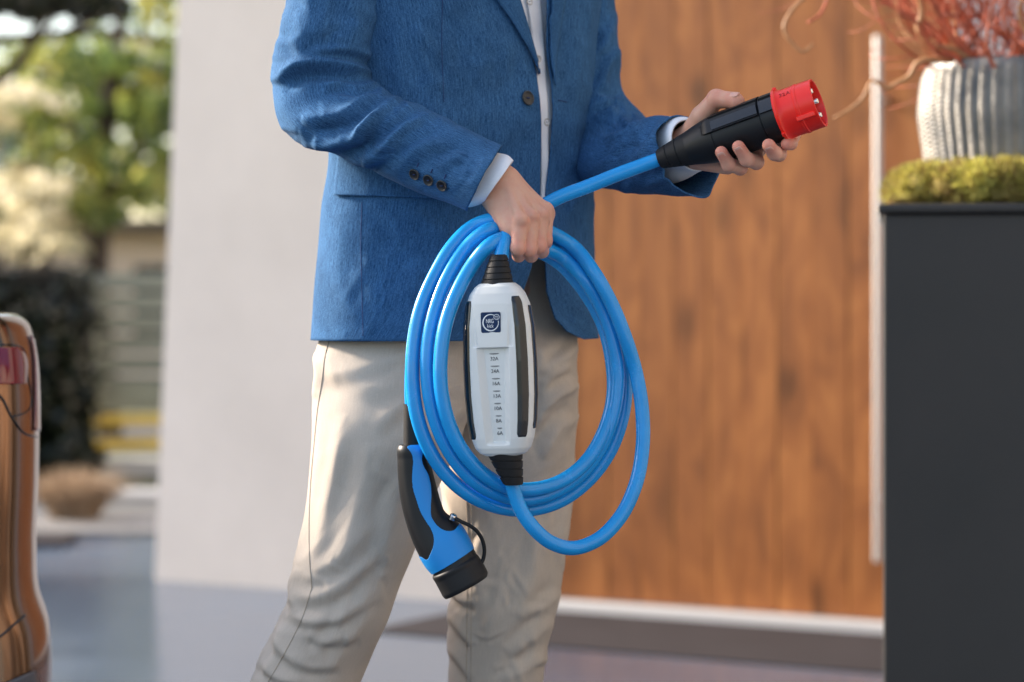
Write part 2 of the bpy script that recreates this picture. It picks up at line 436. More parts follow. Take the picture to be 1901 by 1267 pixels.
def leaf_mat(name, cols, rough=0.5, trans=0.35):
    """leaf colour differs from leaf to leaf through a per-face value"""
    m, nt, b = new_mat(name); w = NT(nt)
    at = w.n('ShaderNodeAttribute', attribute_name='tone')
    ramp = w.n('ShaderNodeValToRGB'); els = ramp.color_ramp.elements
    els[0].position = 0; els[0].color = (*cols[0], 1); els[1].position = 1; els[1].color = (*cols[-1], 1)
    for i, c in enumerate(cols[1:-1]):
        el = els.new((i + 1) / (len(cols) - 1)); el.color = (*c, 1)
    w.l(at.outputs['Fac'], ramp.inputs[0]); w.l(ramp.outputs[0], b.inputs['Base Color'])
    b.inputs['Roughness'].default_value = rough
    tr = w.n('ShaderNodeBsdfTranslucent'); w.l(ramp.outputs[0], tr.inputs[0])
    ms = w.n('ShaderNodeMixShader'); ms.inputs[0].default_value = trans
    out = nt.nodes['Material Output']; w.l(b.outputs[0], ms.inputs[1]); w.l(tr.outputs[0], ms.inputs[2]); w.l(ms.outputs[0], out.inputs[0])
    return m

MT = {}
MT['jacket'] = fabric('jacket_denim', (0.006, 0.036, 0.105), (0.062, 0.180, 0.36), thread=2100, streak=10, mottling=0.16, sheen=0.04, contrast=1.2, bump=0.5)
MT['trouser'] = fabric('trouser_cotton', (0.44, 0.375, 0.315), (0.55, 0.48, 0.41), thread=2400, streak=6, mottling=0.05, sheen=0.0, bump=0.4)
MT['shirt'] = fabric('shirt_cotton', (0.74, 0.76, 0.82), (0.86, 0.87, 0.90), thread=3200, streak=5, mottling=0.04, sheen=0.2, bump=0.1)
MT['lining'] = mat('cuff_lining', (0.30, 0.36, 0.5), 0.8, noise=(600, 0.5))
MT['seam'] = mat('seam_thread', (0.40, 0.335, 0.27), 0.9)
MT['stitch_blue'] = mat('blue_thread', (0.012, 0.035, 0.12), 0.9)
MT['button'] = mat('dark_horn_button', (0.010, 0.012, 0.016), 0.38)
MT['button_rim'] = mat('button_rim', (0.035, 0.042, 0.045), 0.35)
MT['pearl'] = mat('shirt_button', (0.55, 0.52, 0.5), 0.3)
MT['skin'] = skin_mat()
MT['nail'] = mat('fingernail', (0.68, 0.37, 0.29), 0.3, spec=0.5)
MT['hair'] = mat('brown_hair', (0.06, 0.035, 0.02), 0.6, noise=(90, 0.4))
MT['shoe'] = mat('brown_leather', (0.09, 0.04, 0.018), 0.4, noise=(30, 0.2))
MT['belt'] = mat('belt_leather', (0.03, 0.018, 0.01), 0.5)
MT['cable'] = mat('blue_cable', (0.0, 0.31, 0.74), 0.22, spec=0.5, noise=(25, 0.07), bump=(600, 0.04, 0.0004))
MT['blue_plastic'] = mat('blue_plastic', (0.003, 0.25, 0.66), 0.42, spec=0.35, bump=(900, 0.06, 0.0003))
MT['black'] = mat('black_plastic', (0.008, 0.009, 0.011), 0.42, spec=0.32, bump=(1400, 0.12, 0.0003))
MT['rubber'] = mat('black_rubber', (0.011, 0.011, 0.012), 0.55, spec=0.3, bump=(1200, 0.15, 0.0003))
MT['gloss_black'] = mat('glossy_black', (0.008, 0.009, 0.011), 0.22, coat=0.2)
MT['shell'] = mat('pale_grey_plastic', (0.72, 0.73, 0.71), 0.38, bump=(1500, 0.05, 0.0002))
MT['logo'] = mat('navy_print', (0.004, 0.026, 0.085), 0.5, spec=0.25)
MT['white_print'] = mat('white_print', (0.8, 0.84, 0.86), 0.5)
MT['dark_print'] = mat('dark_print', (0.03, 0.03, 0.035), 0.6)
MT['lens'] = mat('grey_lens', (0.24, 0.25, 0.25), 0.35)
MT['red'] = mat('red_plastic', (0.90, 0.018, 0.008), 0.34, bump=(900, 0.05, 0.0003))
MT['red_mark'] = mat('embossed_red', (0.42, 0.006, 0.006), 0.4)
MT['metal'] = mat('nickel', (0.75, 0.72, 0.68), 0.22, metal=1.0)
MT['wood'] = wood_mat()
MT['wall'] = mat('rendered_wall', (0.58, 0.535, 0.50), 0.85, noise=(2.2, 0.08), bump=(160, 0.3, 0.003))
MT['steel'] = mat('brushed_steel', (0.72, 0.72, 0.70), 0.35, metal=0.6)
MT['anthracite'] = mat('anthracite_panel', (0.034, 0.032, 0.030), 0.62, noise=(5, 0.2), bump=(250, 0.1, 0.001))
MT['dark_plinth'] = mat('dark_stone', (0.034, 0.030, 0.034), 0.9, spec=0.15, noise=(6, 0.15))
# ------------------------------------------------------------------ ground
def floor_mat():
    m, nt, b = new_mat('driveway_concrete'); w = NT(nt)
    tc = w.n('ShaderNodeTexCoord')
    n1 = w.n('ShaderNodeTexNoise', i_Scale=0.9, i_Detail=6.0, i_Roughness=0.6); w.l(tc.outputs['Object'], n1.inputs['Vector'])
    n2 = w.n('ShaderNodeTexNoise', i_Scale=40.0, i_Detail=5.0); w.l(tc.outputs['Object'], n2.inputs['Vector'])
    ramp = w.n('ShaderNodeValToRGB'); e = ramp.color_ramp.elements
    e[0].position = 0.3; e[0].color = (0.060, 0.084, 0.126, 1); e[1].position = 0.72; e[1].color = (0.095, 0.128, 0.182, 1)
    w.l(n1.outputs[0], ramp.inputs[0])
    mr = w.n('ShaderNodeMapRange', i_1=0.3, i_2=0.7, i_3=0.88, i_4=1.1); w.l(n2.outputs[0], mr.inputs[0])
    sc = w.n('ShaderNodeVectorMath', operation='SCALE'); w.l(ramp.outputs[0], sc.inputs[0]); w.l(mr.outputs[0], sc.inputs['Scale']); w.l(sc.outputs[0], b.inputs['Base Color'])
    r = w.n('ShaderNodeMapRange', i_1=0.3, i_2=0.7, i_3=0.12, i_4=0.26); w.l(n1.outputs[0], r.inputs[0]); w.l(r.outputs[0], b.inputs['Roughness'])
    b.inputs['Specular IOR Level'].default_value = 0.5
    bp = w.n('ShaderNodeBump', i_Strength=0.15, i_Distance=0.002); w.l(n2.outputs[0], bp.inputs['Height']); w.l(bp.outputs[0], b.inputs['Normal'])
    return m
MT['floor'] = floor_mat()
MT['earth'] = mat('earth_and_lawn', (0.09, 0.10, 0.045), 0.95, noise=(2.5, 0.35), bump=(30, 0.4, 0.01))
MT['gravel'] = mat('grey_gravel', (0.17, 0.17, 0.175), 0.9, noise=(60, 0.5), bump=(90, 0.9, 0.01))
MT['kerb'] = mat('pale_kerb', (0.42, 0.43, 0.45), 0.8, noise=(8, 0.1))
MT['asphalt'] = mat('asphalt', (0.055, 0.055, 0.06), 0.85, noise=(20, 0.2))

def sheet(name, pts, z, mat_, **props):
    me = mesh_np(name, [(x, y, z) for x, y in pts], [tuple(range(len(pts)))])
    return link(name, me, mat_, None, False, kind='structure', **props)
sheet('ground', [(-900, -900), (900, -900), (900, 900), (-900, 900)], -0.012, MT['earth'])
# driveway runs from behind the camera to the garden bed on the left and to the house on the right
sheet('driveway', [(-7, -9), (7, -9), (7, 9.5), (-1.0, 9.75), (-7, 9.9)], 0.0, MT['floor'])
sheet('gravel_bed', [(-7.0, 9.9), (-1.0, 9.75), (-0.9, 10.65), (-7, 10.8)], 0.01, MT['gravel'])
sheet('street', [(-30, 15.2), (30, 15.2), (30, 20), (-30, 20)], -0.006, MT['asphalt'])
k = box('kerb', (-3.9, 10.95, 0.035), (6.2, 0.22, 0.11), MT['kerb'], rot=Matrix.Rotation(R(-1.2), 3, 'Z'), bevel=0.012); k['kind'] = 'structure'

# ------------------------------------------------------------------ the house: rendered wall, wooden door, threshold
fa = np.array([-1.225, 8.17]); fdir = np.array([0.9, -0.52]); fdir /= np.linalg.norm(fdir); fn = np.array([fdir[1], -fdir[0]])  # along the facade, out towards the viewer
fn = np.array([-0.52, -0.9]); fn /= np.linalg.norm(fn)
def fac(s, out=0.0, z=0.0): q = fa + fdir * s + fn * out; return (q[0], q[1], z)
frot = Matrix.Rotation(math.atan2(fdir[1], fdir[0]), 3, 'Z')
house = empty('house', fac(1.5), label='house front with pale rendered wall and tall stained wooden door', category='house')
def hchild(o):
    o.parent = house; o.matrix_parent_inverse = Matrix.Translation(house.location).inverted(); return o
def s_at(px):        # distance along the facade seen at a photo column
    k = (px - CX) / F
    # fa.x + s*dx = k*(fa.y + s*dy)
    return (k * fa[1] - fa[0]) / (fdir[0] - k * fdir[1])
S_DOOR0, S_DOOR1 = s_at(940), s_at(1772)
WALL_H = 3.3
def wall_block(name, s0, s1, z0, z1, t, mt, lean=0.0, front=0.0):
    bm = bmesh.new(); vs_ = []
    for z in (z0, z1):
        sl = s0 + lean * (z - z0)
        for s, o in ((sl, front), (s1, front), (s1, front - t), (sl, front - t)): vs_.append(bm.verts.new(fac(s, o, z)))
    for f in ((0, 1, 2, 3), (4, 5, 6, 7), (0, 1, 5, 4), (1, 2, 6, 5), (2, 3, 7, 6), (3, 0, 4, 7)): bm.faces.new([vs_[i] for i in f])
    return hchild(bm_link(name, bm, mt))
w1 = wall_block('wall', 0.022, S_DOOR0, 0.0, WALL_H, 0.35, MT['wall'], lean=0.05)
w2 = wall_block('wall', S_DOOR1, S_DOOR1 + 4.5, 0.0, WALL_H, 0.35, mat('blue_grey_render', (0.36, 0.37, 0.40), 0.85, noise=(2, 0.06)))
w3 = wall_block('lintel', S_DOOR0, S_DOOR1, 2.75, WALL_H, 0.35, MT['wall'])
HOUSE_W = S_DOOR1 + 4.5
wall_block('side_wall', 0.2, 0.5, 0.0, WALL_H, 8.6, MT['wall'], front=-0.352)
wall_block('upper_storey', 0.12, HOUSE_W, WALL_H + 0.002, 6.4, 9.0, MT['wall'], front=-0.02)
wall_block('roof', -0.1, HOUSE_W + 0.2, 6.402, 6.6, 9.3, MT['anthracite'], front=0.15)
wall_block('door_shade_slab', S_DOOR0 - 0.3, HOUSE_W - 0.2, 3.0, 3.14, 1.45, MT['anthracite'], front=1.45)  # unseen slab, added to keep top light off the upper door
# the door leaf: upright boards, each a piece
door = hchild(empty('door', fac(S_DOOR0, -0.06)))
nb = 13; bw = (S_DOOR1 - S_DOOR0) / nb
plank_me = None
for i in range(nb):
    if plank_me is None:
        bm = bmesh.new(); box_bm(bm, (0, 0, 1.346), (bw - 0.0012, 0.04, 2.628), None, 0.0008, 1)
        plank_me = bpy.data.meshes.new('plank'); bm.to_mesh(plank_me); bm.free(); plank_me.materials.append(MT['wood'])
    o = bpy.data.objects.new('plank', plank_me); COL.objects.link(o)
    o.parent = door; o.matrix_parent_inverse = Matrix.Identity(4)
    o.location = Vector(fac(S_DOOR0 + (i + 0.5) * bw, -0.06 + random.uniform(-0.001, 0.001))) - Vector(fac(S_DOOR0, -0.06)); o.rotation_euler = frot.to_euler()
house_inv = Matrix.Translation(house.location).inverted()
def dchild(o):       # keep where it stands, under the door
    o.parent = door; o.matrix_parent_inverse = Matrix.Translation(Vector(fac(S_DOOR0, -0.06))).inverted(); return o
bk = bmesh.new(); box_bm(bk, fac((S_DOOR0 + S_DOOR1) / 2, -0.12, 1.36), (S_DOOR1 - S_DOOR0 - 0.01, 0.05, 2.62), frot); dchild(bm_link('door_core', bk, mat('door_core_dark', (0.03, 0.015, 0.008), 0.9)))
# long pull bar on stand-offs
sh = s_at(1637) ; hq = fac(sh, 0.03)
dH = hq[1]
z_top, z_bot = H - (66 - HY) / F * dH, H - (1044 - HY) / F * dH
dchild(tube_obj('handle', [(hq[0], hq[1], z_bot), (hq[0], hq[1], z_bot + 0.006), (hq[0], hq[1], z_top - 0.006), (hq[0], hq[1], z_top)], 0.0115, mat('satin_handle', (0.62, 0.60, 0.57), 0.45, metal=0.15), N=24, rad=[0.009, 0.0115, 0.0115, 0.009]))
for z in (z_bot + 0.18, z_top - 0.18):
    dchild(tube_obj('handle_bracket', [(hq[0], hq[1], z), fac(sh, -0.05, z)], 0.008, MT['steel'], N=12))
# bright threshold rail and dark ramp in front of it
th_m = mat('threshold_aluminium', (0.66, 0.66, 0.66), 0.4, metal=0.3)
b_ = bmesh.new(); box_bm(b_, fac((S_DOOR0 + S_DOOR1) / 2, 0.0, 0.013), (S_DOOR1 - S_DOOR0, 0.07, 0.034), frot, 0.004)
hchild(bm_link('threshold', b_, th_m))
rp = [fac(S_DOOR0 - 0.05, 0.055), fac(S_DOOR1 + 1.5, 0.055), fac(S_DOOR1 + 1.5, 0.72), fac(S_DOOR0 - 0.05, 0.72)]
sheet('drain_strip', [(x, y) for x, y, z in rp], 0.004, MT['dark_plinth'])
# unseen wall added on the right to block sky light from that side
wx = fac(S_DOOR1 + 1.3)
bw_ = bmesh.new(); box_bm(bw_, (wx[0] + 0.6, wx[1] - 5.1, 3.2), (0.3, 9.6, 6.4), None, 0.01)
hchild(bm_link('sky_blocker_wall', bw_, mat('sky_blocker_render', (0.24, 0.23, 0.22), 0.85)))

# ------------------------------------------------------------------ planter, moss, pot and red twigs
YP = 4.05
pl = P(1637, 0, YP)[0]; ztop = P(0, 379, YP)[2]; zlid = P(0, 399, YP)[2]
PROT = R(-9.3)
def prot(x, y): return (pl + x * math.cos(PROT) - y * math.sin(PROT), YP + x * math.sin(PROT) + y * math.cos(PROT))
pmid = prot(0.31, 0.3)
planter = empty('planter', (*pmid, 0), label='tall anthracite planter column carrying moss and a ribbed pot', category='planter')
def pchild(o, par=planter):
    o.parent = par; o.matrix_parent_inverse = Matrix.Translation(par.location).inverted(); return o
pchild(box('column', (*pmid, zlid / 2), (0.615, 0.6, zlid), MT['anthracite'], rot=Matrix.Rotation(PROT, 3, 'Z'), bevel=0.004))
pchild(box('lid', (*pmid, (ztop + zlid) / 2 + 0.001), (0.635, 0.62, ztop - zlid - 0.002), MT['anthracite'], rot=Matrix.Rotation(PROT, 3, 'Z'), bevel=0.005))
pc = np.array([pl + 0.270, YP + 0.2])
# pot: ribbed barrel
def pot():
    zb, zt = P(0, 300, YP + 0.1)[2] - 0.05, P(0, 102, YP)[2]
    half = 0.5 * (1.0)
    rt, rm, rb = 0.158, 0.172, 0.14
    hts = np.linspace(0, 1, 90); N = 360
    th = np.arange(N) / N * 2 * np.pi
    prof = np.interp(hts, [0, 0.25, 0.6, 0.85, 1.0], [rb, 0.16, rm, 0.169, rt])
    prof = catmull(np.stack([np.linspace(0, 1, 9), np.interp(np.linspace(0, 1, 9), [0, 0.25, 0.6, 0.85, 1.0], [rb, 0.160, rm, 0.168, rt])], 1), 90)[:, 1]
    ribs = 46
    g = np.abs(np.sin(th * ribs / 2)) ** 0.55
    V = []
    for k, h in enumerate(hts):
        fade = min(1, (1 - h) * 14, h * 10)
        twist = th
        cross = 0.0024 * np.sin(h * 170 + 3.1 * (np.floor(th * ribs / (2 * np.pi)) % 2)) * g
        r = prof[k] + (0.0065 * (g - 0.6) + cross) * fade
        V.append(np.stack([pc[0] + r * np.cos(th), pc[1] + r * np.sin(th), np.full(N, zb + (zt - zb) * h)], 1))
    # rolled rim and the inside
    for dr, dz in ((-0.004, 0.004), (-0.012, 0.004), (-0.016, -0.004), (-0.018, -0.06)):
        V.append(np.stack([pc[0] + (rt + dr) * np.cos(th), pc[1] + (rt + dr) * np.sin(th), np.full(N, zt + dz)], 1))
    V = np.array(V)
    f = [tuple(x) for x in grid_faces(len(V), N, True)] + [tuple(range(N))[::-1], tuple(range((len(V) - 1) * N, len(V) * N))]
    return mesh_np('pot', V, f), zb, zt, rt
m, nt, b = new_mat('weathered_metal_pot'); w = NT(nt)
tc = w.n('ShaderNodeTexCoord'); n1 = w.n('ShaderNodeTexNoise', i_Scale=9.0, i_Detail=7.0, i_Roughness=0.65); w.l(tc.outputs['Object'], n1.inputs['Vector'])
rmp = w.n('ShaderNodeValToRGB'); e = rmp.color_ramp.elements
e[0].position = 0.32; e[0].color = (0.085, 0.09, 0.095, 1); e[1].position = 0.62; e[1].color = (0.25, 0.235, 0.21, 1)
w.l(n1.outputs[0], rmp.inputs[0]); w.l(rmp.outputs[0], b.inputs['Base Color']); b.inputs['Roughness'].default_value = 0.42; b.inputs['Metallic'].default_value = 0.35
MT['pot'] = m
pme, zb, zt, rt = pot()
pot_o = link('ribbed_pot', pme, MT['pot'], label='ribbed silver grey pot standing in moss on the planter', category='pot')
# moss cushion: ring of lumps covered with short upright tufts
def moss():
    V, Fc, tone = [], [], []
    rg = np.random.default_rng(3)
    lumps = []
    for k in range(26):
        a = k / 26 * 2 * np.pi + rg.uniform(-0.1, 0.1)
        rr = 0.178 + rg.uniform(-0.012, 0.012)
        lumps.append((pc[0] + rr * math.cos(a), pc[1] + rr * math.sin(a), rg.uniform(0.034, 0.046), rg.uniform(0.1, 1)))
    for (x, y, r, tn) in lumps:
        n = 20
        # core lump
        bm = bmesh.new(); bmesh.ops.create_icosphere(bm, subdivisions=3, radius=1)
        off = len(V)
        for v in bm.verts:
            c = v.co; s = 1 + 0.08 * math.sin(9 * c.x + 5 * c.y + x * 40)
            V.append((x + c.x * r * 1.25 * s, y + c.y * r * 1.25 * s, ztop + max(0.001, 0.034 + c.z * 0.035 * s)))
        for f in bm.faces: Fc.append(tuple(off + v.index for v in f.verts)); tone.append(0.15 + 0.5 * tn)
        bm.free()
        for _ in range(2600):
            d = rg.normal(size=3); d /= np.linalg.norm(d)
            if d[2] < -0.35: continue
            b0 = np.array([x, y, ztop + 0.034]) + d * [r * 1.22, r * 1.22, 0.034]
            t = d + rg.normal(size=3) * 0.45; t /= np.linalg.norm(t)
            L = rg.uniform(0.006, 0.020); sd = np.cross(t, rg.normal(size=3)); sd = sd / np.linalg.norm(sd) * rg.uniform(0.0009, 0.002)
            o = len(V); V += [b0 - sd, b0 + sd, b0 + t * L + sd * 0.6, b0 + t * L - sd * 0.6]
            Fc.append((o, o + 1, o + 2, o + 3)); tone.append(np.clip(tn * 0.7 + rg.normal(0.18, 0.3), 0, 1))
    me = mesh_np('moss', V, Fc)
    at = me.attributes.new('tone', 'FLOAT', 'FACE'); at.data.foreach_set('value', np.array(tone, np.float32))
    return me
MT['moss'] = leaf_mat('moss_green', [(0.20, 0.125, 0.05), (0.42, 0.33, 0.11), (0.46, 0.42, 0.10), (0.60, 0.57, 0.15)], 0.9, 0.3)
link('moss_wreath', moss(), MT['moss'], None, False, label='yellow green moss wreath round the foot of the ribbed pot', category='moss')
# red contorted willow twigs rising from the pot
twigs = empty('twig_bundle', (pc[0], pc[1], zt - 0.05), label='curly red willow twigs standing in the ribbed pot', category='twigs')
MT['twig'] = mat('red_bark', (0.42, 0.10, 0.05), 0.6, noise=(40, 0.6))
MT['twig_pale'] = mat('tan_bark', (0.42, 0.21, 0.09), 0.55, noise=(60, 0.3))
rg = np.random.default_rng(11)
def twig(p0, d, L, r, wig, mt, pts=None):
    if pts is None:
        n = max(6, int(L / 0.035)); p = np.array(p0, float); d = np.array(d, float); pts = [p.copy()]
        ph = rg.uniform(0, 6.28, 3); fr = rg.uniform(16, 30)
        for k in range(n):
            dd = d + wig * np.array([math.sin(k * L / n * fr + ph[0]), math.sin(k * L / n * fr * 1.2 + ph[1]), 0.5 * math.sin(k * L / n * fr * 0.9 + ph[2])])
            p = p + dd / np.linalg.norm(dd) * L / n; pts.append(p.copy())
    pts = np.array(pts); M = len(pts) * 4
    rad = np.linspace(r, r * 0.35, M)
    return tube(pts, r, 7, M, rad=rad), pts
def add_branch(parts, mt):
    V, Fc = [], []; off = 0
    for (v, f, uv) in parts:
        V.append(v); Fc += [tuple(i + off for i in q) for q in f]; off += len(v)
    o = link('branch', mesh_np('branch', np.vstack(V), Fc), mt)
    return pchild(o, twigs)
for k in range(95):
    a = rg.uniform(0, 6.28); rr = rt * 0.8 * math.sqrt(rg.uniform(0, 1))
    p0 = (pc[0] + rr * math.cos(a), pc[1] + rr * math.sin(a), zt - 0.05)
    d = np.array([math.cos(a) * rg.uniform(0.15, 1.0), math.sin(a) * rg.uniform(0.1, 0.6), 1.0])
    L = rg.uniform(0.35, 0.75)
    g, pts = twig(p0, d, L, rg.uniform(0.0018, 0.0042), 0.6, None)
    parts = [g]
    for _ in range(rg.integers(3, 7)):
        q = pts[rg.integers(2, len(pts) - 1)]; dd = rg.normal(size=3) * 0.6 + [0, 0, 0.6] + (np.array(q) - np.array(p0)) * 1.0
        parts.append(twig(q, dd, rg.uniform(0.1, 0.28), 0.0014, 0.7, None)[0])
    add_branch(parts, MT['twig'] if k % 7 else MT['twig_pale'])
# the few long ones that reach out to the left past the handle
for pxs, Y0, Y1, r, mt in (
    ([(1770, 112), (1700, 120), (1690, 140), (1665, 155), (1645, 164), (1622, 150), (1600, 185), (1575, 205), (1548, 220)], YP + 0.1, YP + 0.15, 0.0055, MT['twig_pale']),
    ([(1790, 110), (1740, 98), (1715, 62), (1700, 40), (1672, 28), (1668, -20)], YP + 0.1, YP + 0.0, 0.005, MT['twig']),
    ([(1800, 110), (1765, 90), (1725, 85), (1705, 55), (1712, 20), (1690, -30), (1640, -60), (1560, -80), (1500, -10), (1470, 20), (1455, 55), (1475, 85), (1490, 97), (1510, 82)], YP + 0.1, YP + 0.05, 0.0066, MT['twig_pale']),
    ([(1810, 110), (1760, 60), (1740, 20), (1700, -40), (1620, -90), (1540, -40), (1535, 0), (1520, 30), (1500, 42)], YP + 0.1, YP - 0.02, 0.006, MT['twig'])):
    Q = [P(x, y, Y0 + (Y1 - Y0) * i / (len(pxs) - 1)) for i, (x, y) in enumerate(pxs)]
    add_branch([twig(None, None, 0, r, 0, mt, Q)[0]], mt)
# ------------------------------------------------------------------ garden and street on the left
def leaves_mesh(name, centers, n, size, tones, seed, flat=0.0):
    """centers = rows (x,y,z, rx,ry,rz, tone); n leaves in all, spread through the clumps"""
    rg = np.random.default_rng(seed); C = np.array(centers, float)
    wt = C[:, 3] * C[:, 4] * C[:, 5]; wt = wt ** 0.67; wt /= wt.sum()
    k = rg.choice(len(C), n, p=wt)
    d = rg.normal(size=(n, 3)); d /= np.linalg.norm(d, axis=1, keepdims=True)
    rad = rg.uniform(0.35, 1.0, n) ** 0.6
    p = C[k, :3] + d * rad[:, None] * C[k, 3:6]
    nrm = d * 0.5 + rg.normal(size=(n, 3)) * 0.7 + [0, 0, 0.3]; nrm /= np.linalg.norm(nrm, axis=1, keepdims=True)
    a = np.cross(nrm, rg.normal(size=(n, 3))); a /= np.linalg.norm(a, axis=1, keepdims=True); b = np.cross(nrm, a)
    s = size * rg.uniform(0.6, 1.4, n)[:, None]
    V = np.stack([p - a * s, p + b * s * 0.55, p + a * s, p - b * s * 0.55], 1).reshape(-1, 3)
    me = bpy.data.meshes.new(name); idx = np.arange(n * 4).reshape(-1, 4)
    me.from_pydata(V.tolist(), [], idx.tolist())
    at = me.attributes.new('tone', 'FLOAT', 'FACE')
    at.data.foreach_set('value', np.clip(C[k, 6] + rg.normal(0, 0.16, n), 0, 1).astype(np.float32)); me.update()
    return me
MT['leaf_green'] = leaf_mat('leaf_green', [(0.03, 0.06, 0.026), (0.085, 0.14, 0.042), (0.23, 0.28, 0.065), (0.46, 0.43, 0.12)], 0.35, 0.55)
MT['leaf_pale'] = leaf_mat('leaf_pale', [(0.28, 0.25, 0.15), (0.50, 0.45, 0.29), (0.66, 0.61, 0.44), (0.78, 0.75, 0.62)], 0.6, 0.5)
MT['leaf_dark'] = leaf_mat('leaf_dark', [(0.006, 0.010, 0.006), (0.010, 0.016, 0.008), (0.016, 0.022, 0.012), (0.06, 0.065, 0.03)], 0.35, 0.15)
MT['bark'] = mat('dark_bark', (0.045, 0.032, 0.024), 0.9, noise=(12, 0.4), bump=(30, 0.6, 0.02))

def tree(name, label, base, h, clumps, nleaf, size, lm, seed, group='trees beyond the fence', limbs=7, r=0.13, cat='tree'):
    t = empty(name, base, label=label, category=cat, group=group)
    rg = np.random.default_rng(seed); b = np.array(base, float)
    top = b + [rg.uniform(-0.3, 0.3), rg.uniform(-0.2, 0.2), h]
    tp = catmull([b, b * 0.7 + top * 0.3 + rg.normal(size=3) * 0.08, b * 0.35 + top * 0.65 + rg.normal(size=3) * 0.12, top], 24)
    parts = [tube(tp, r, 10, None, rad=np.linspace(r, r * 0.25, 24))]
    for i in rg.choice(len(clumps), min(limbs, len(clumps)), replace=False):
        c = np.array(clumps[i][:3]); s = tp[int(np.clip((c[2] - b[2]) / h * 0.75, 0.15, 0.9) * 23)]
        mid = (s + c) / 2 + [0, 0, -0.15]
        parts.append(tube(catmull([s, mid, c], 10), 0.05, 7, None, rad=np.linspace(r * 0.4, r * 0.1, 10)))
    V, Fc, off = [], [], 0
    for (v, f, uv) in parts: V.append(v); Fc += [tuple(i + off for i in q) for q in f]; off += len(v)
    def ch(o): o.parent = t; o.matrix_parent_inverse = Matrix.Translation(t.location).inverted()
    ch(link('trunk', mesh_np('trunk', np.vstack(V), Fc), MT['bark']))
    ch(link('crown', leaves_mesh('crown', clumps, nleaf, size, None, seed), lm, None, False))
    return t

def clumpset(pxs, Y, seed, tone=(0.2, 0.9)):
    rg = np.random.default_rng(seed); out = []
    for (x, y, rx, ry) in pxs:
        k = Y / F
        p = P(x, y, Y + rg.uniform(-0.8, 0.8)); out.append((*p, rx * k, rg.uniform(0.5, 0.9), ry * k, rg.uniform(*tone)))
    return out
rgc = np.random.default_rng(5)
def rc(n, x0, x1, y0, y1, r0=18, r1=42): return [(rgc.uniform(x0, x1), rgc.uniform(y0, y1), rgc.uniform(r0, r1), rgc.uniform(r0, r1) * 0.8) for _ in range(n)]
tree('broadleaf_tree', 'large green broadleaf tree behind the fence, nearest the pale wall', P(195, 905, 17.0) * [1, 1, 0], 3.4, clumpset(rc(46, 70, 330, 20, 400) + rc(14, 180, 560, -250, 200, 30, 60), 17.0, 1), 4300, 0.058, MT['leaf_green'], 21)
tree('slender_tree', 'slender green tree with hanging branches left of the large broadleaf tree', P(120, 905, 19.5) * [1, 1, 0], 3.2, clumpset(rc(22, 40, 240, 60, 330, 16, 34), 19.5, 2, (0.1, 0.7)), 1700, 0.06, MT['leaf_green'], 22, r=0.09)
tree('pale_shrub', 'pale yellow sunlit shrub at the left picture edge', P(40, 905, 16.0) * [1, 1, 0], 1.7, clumpset(rc(22, -60, 95, 150, 470, 9, 20), 16.0, 3), 1500, 0.045, MT['leaf_pale'], 23, r=0.05, group='shrubs beyond the fence', cat='shrub')
tree('weeping_shrub', 'thin straw coloured shrub standing before the sunlit house', P(72, 905, 15.6) * [1, 1, 0], 1.5, clumpset(rc(14, 40, 130, 330, 480, 10, 22), 15.6, 4), 1500, 0.04, MT['leaf_pale'], 24, r=0.04, group='shrubs beyond the fence', cat='shrub')
for i, (x, Y, lab) in enumerate(((-14.0, 34.0, 'tall far tree standing leftmost beyond the sunlit house'), (-8.8, 38.0, 'tall far tree rising behind the sunlit house'), (-4.5, 36.0, 'tall far tree half hidden by the pale wall'))):
    rg = np.random.default_rng(60 + i)
    cl = [(x + rg.normal() * 1.5, Y + rg.normal() * 1.2, rg.uniform(1.2, 4.6), rg.uniform(0.5, 1.1), rg.uniform(0.5, 1.0), rg.uniform(0.5, 0.9), rg.uniform(0.3, 0.8)) for _ in range(30)]
    tree('far_tree', lab, (x, Y, 0), 4.2, cl, 3600, 0.13, MT['leaf_green'], 70 + i, 'far trees', r=0.16)

# dark limb crossing the top left corner, part of an evergreen that stands out of frame on the left
limbY = 13.0
ev = empty('evergreen_tree', (-4.4, limbY, 0), label='dark evergreen at the left edge with bare limbs reaching across the top', category='tree')
def evc(o): o.parent = ev; o.matrix_parent_inverse = Matrix.Translation(ev.location).inverted(); return o
def limb(pts, r0, r1): 
    q = catmull([P(x, y, limbY + dy) for x, y, dy in pts], 30); return tube(q, r0, 8, None, rad=np.linspace(r0, r1, 30))
parts = [tube(catmull([(-4.4, limbY, 0), (-4.35, limbY, 1.2), (-4.2, limbY, 2.6), (-4.1, limbY, 4.0)], 20), 0.2, 10, None, rad=np.linspace(0.22, 0.06, 20)),
         limb([(-560, -60, 0), (-200, 60, 0), (0, 72, 0), (120, 62, 0), (220, 62, 0), (310, 80, 0.2)], 0.05, 0.016),
         limb([(-560, 120, 0), (-200, 200, 0), (-40, 160, 0), (30, 125, 0), (55, 85, 0), (80, 30, 0), (95, -40, 0)], 0.05, 0.028),
         limb([(120, 62, 0), (190, 20, 0), (210, -20, 0)], 0.025, 0.018)]
V, Fc, off = [], [], 0
for (v, f, uv) in parts: V.append(v); Fc += [tuple(i + off for i in q) for q in f]; off += len(v)
evc(link('trunk', mesh_np('trunk', np.vstack(V), Fc), MT['bark']))
cl = clumpset([(rgc.uniform(-450, 195), rgc.uniform(-320, -38), rgc.uniform(30, 55), rgc.uniform(18, 34)) for _ in range(40)] + [(x, 4 + rgc.uniform(-8, 8), 34, 16) for x in range(-60, 210, 24)], limbY, 8, (0.0, 0.35))
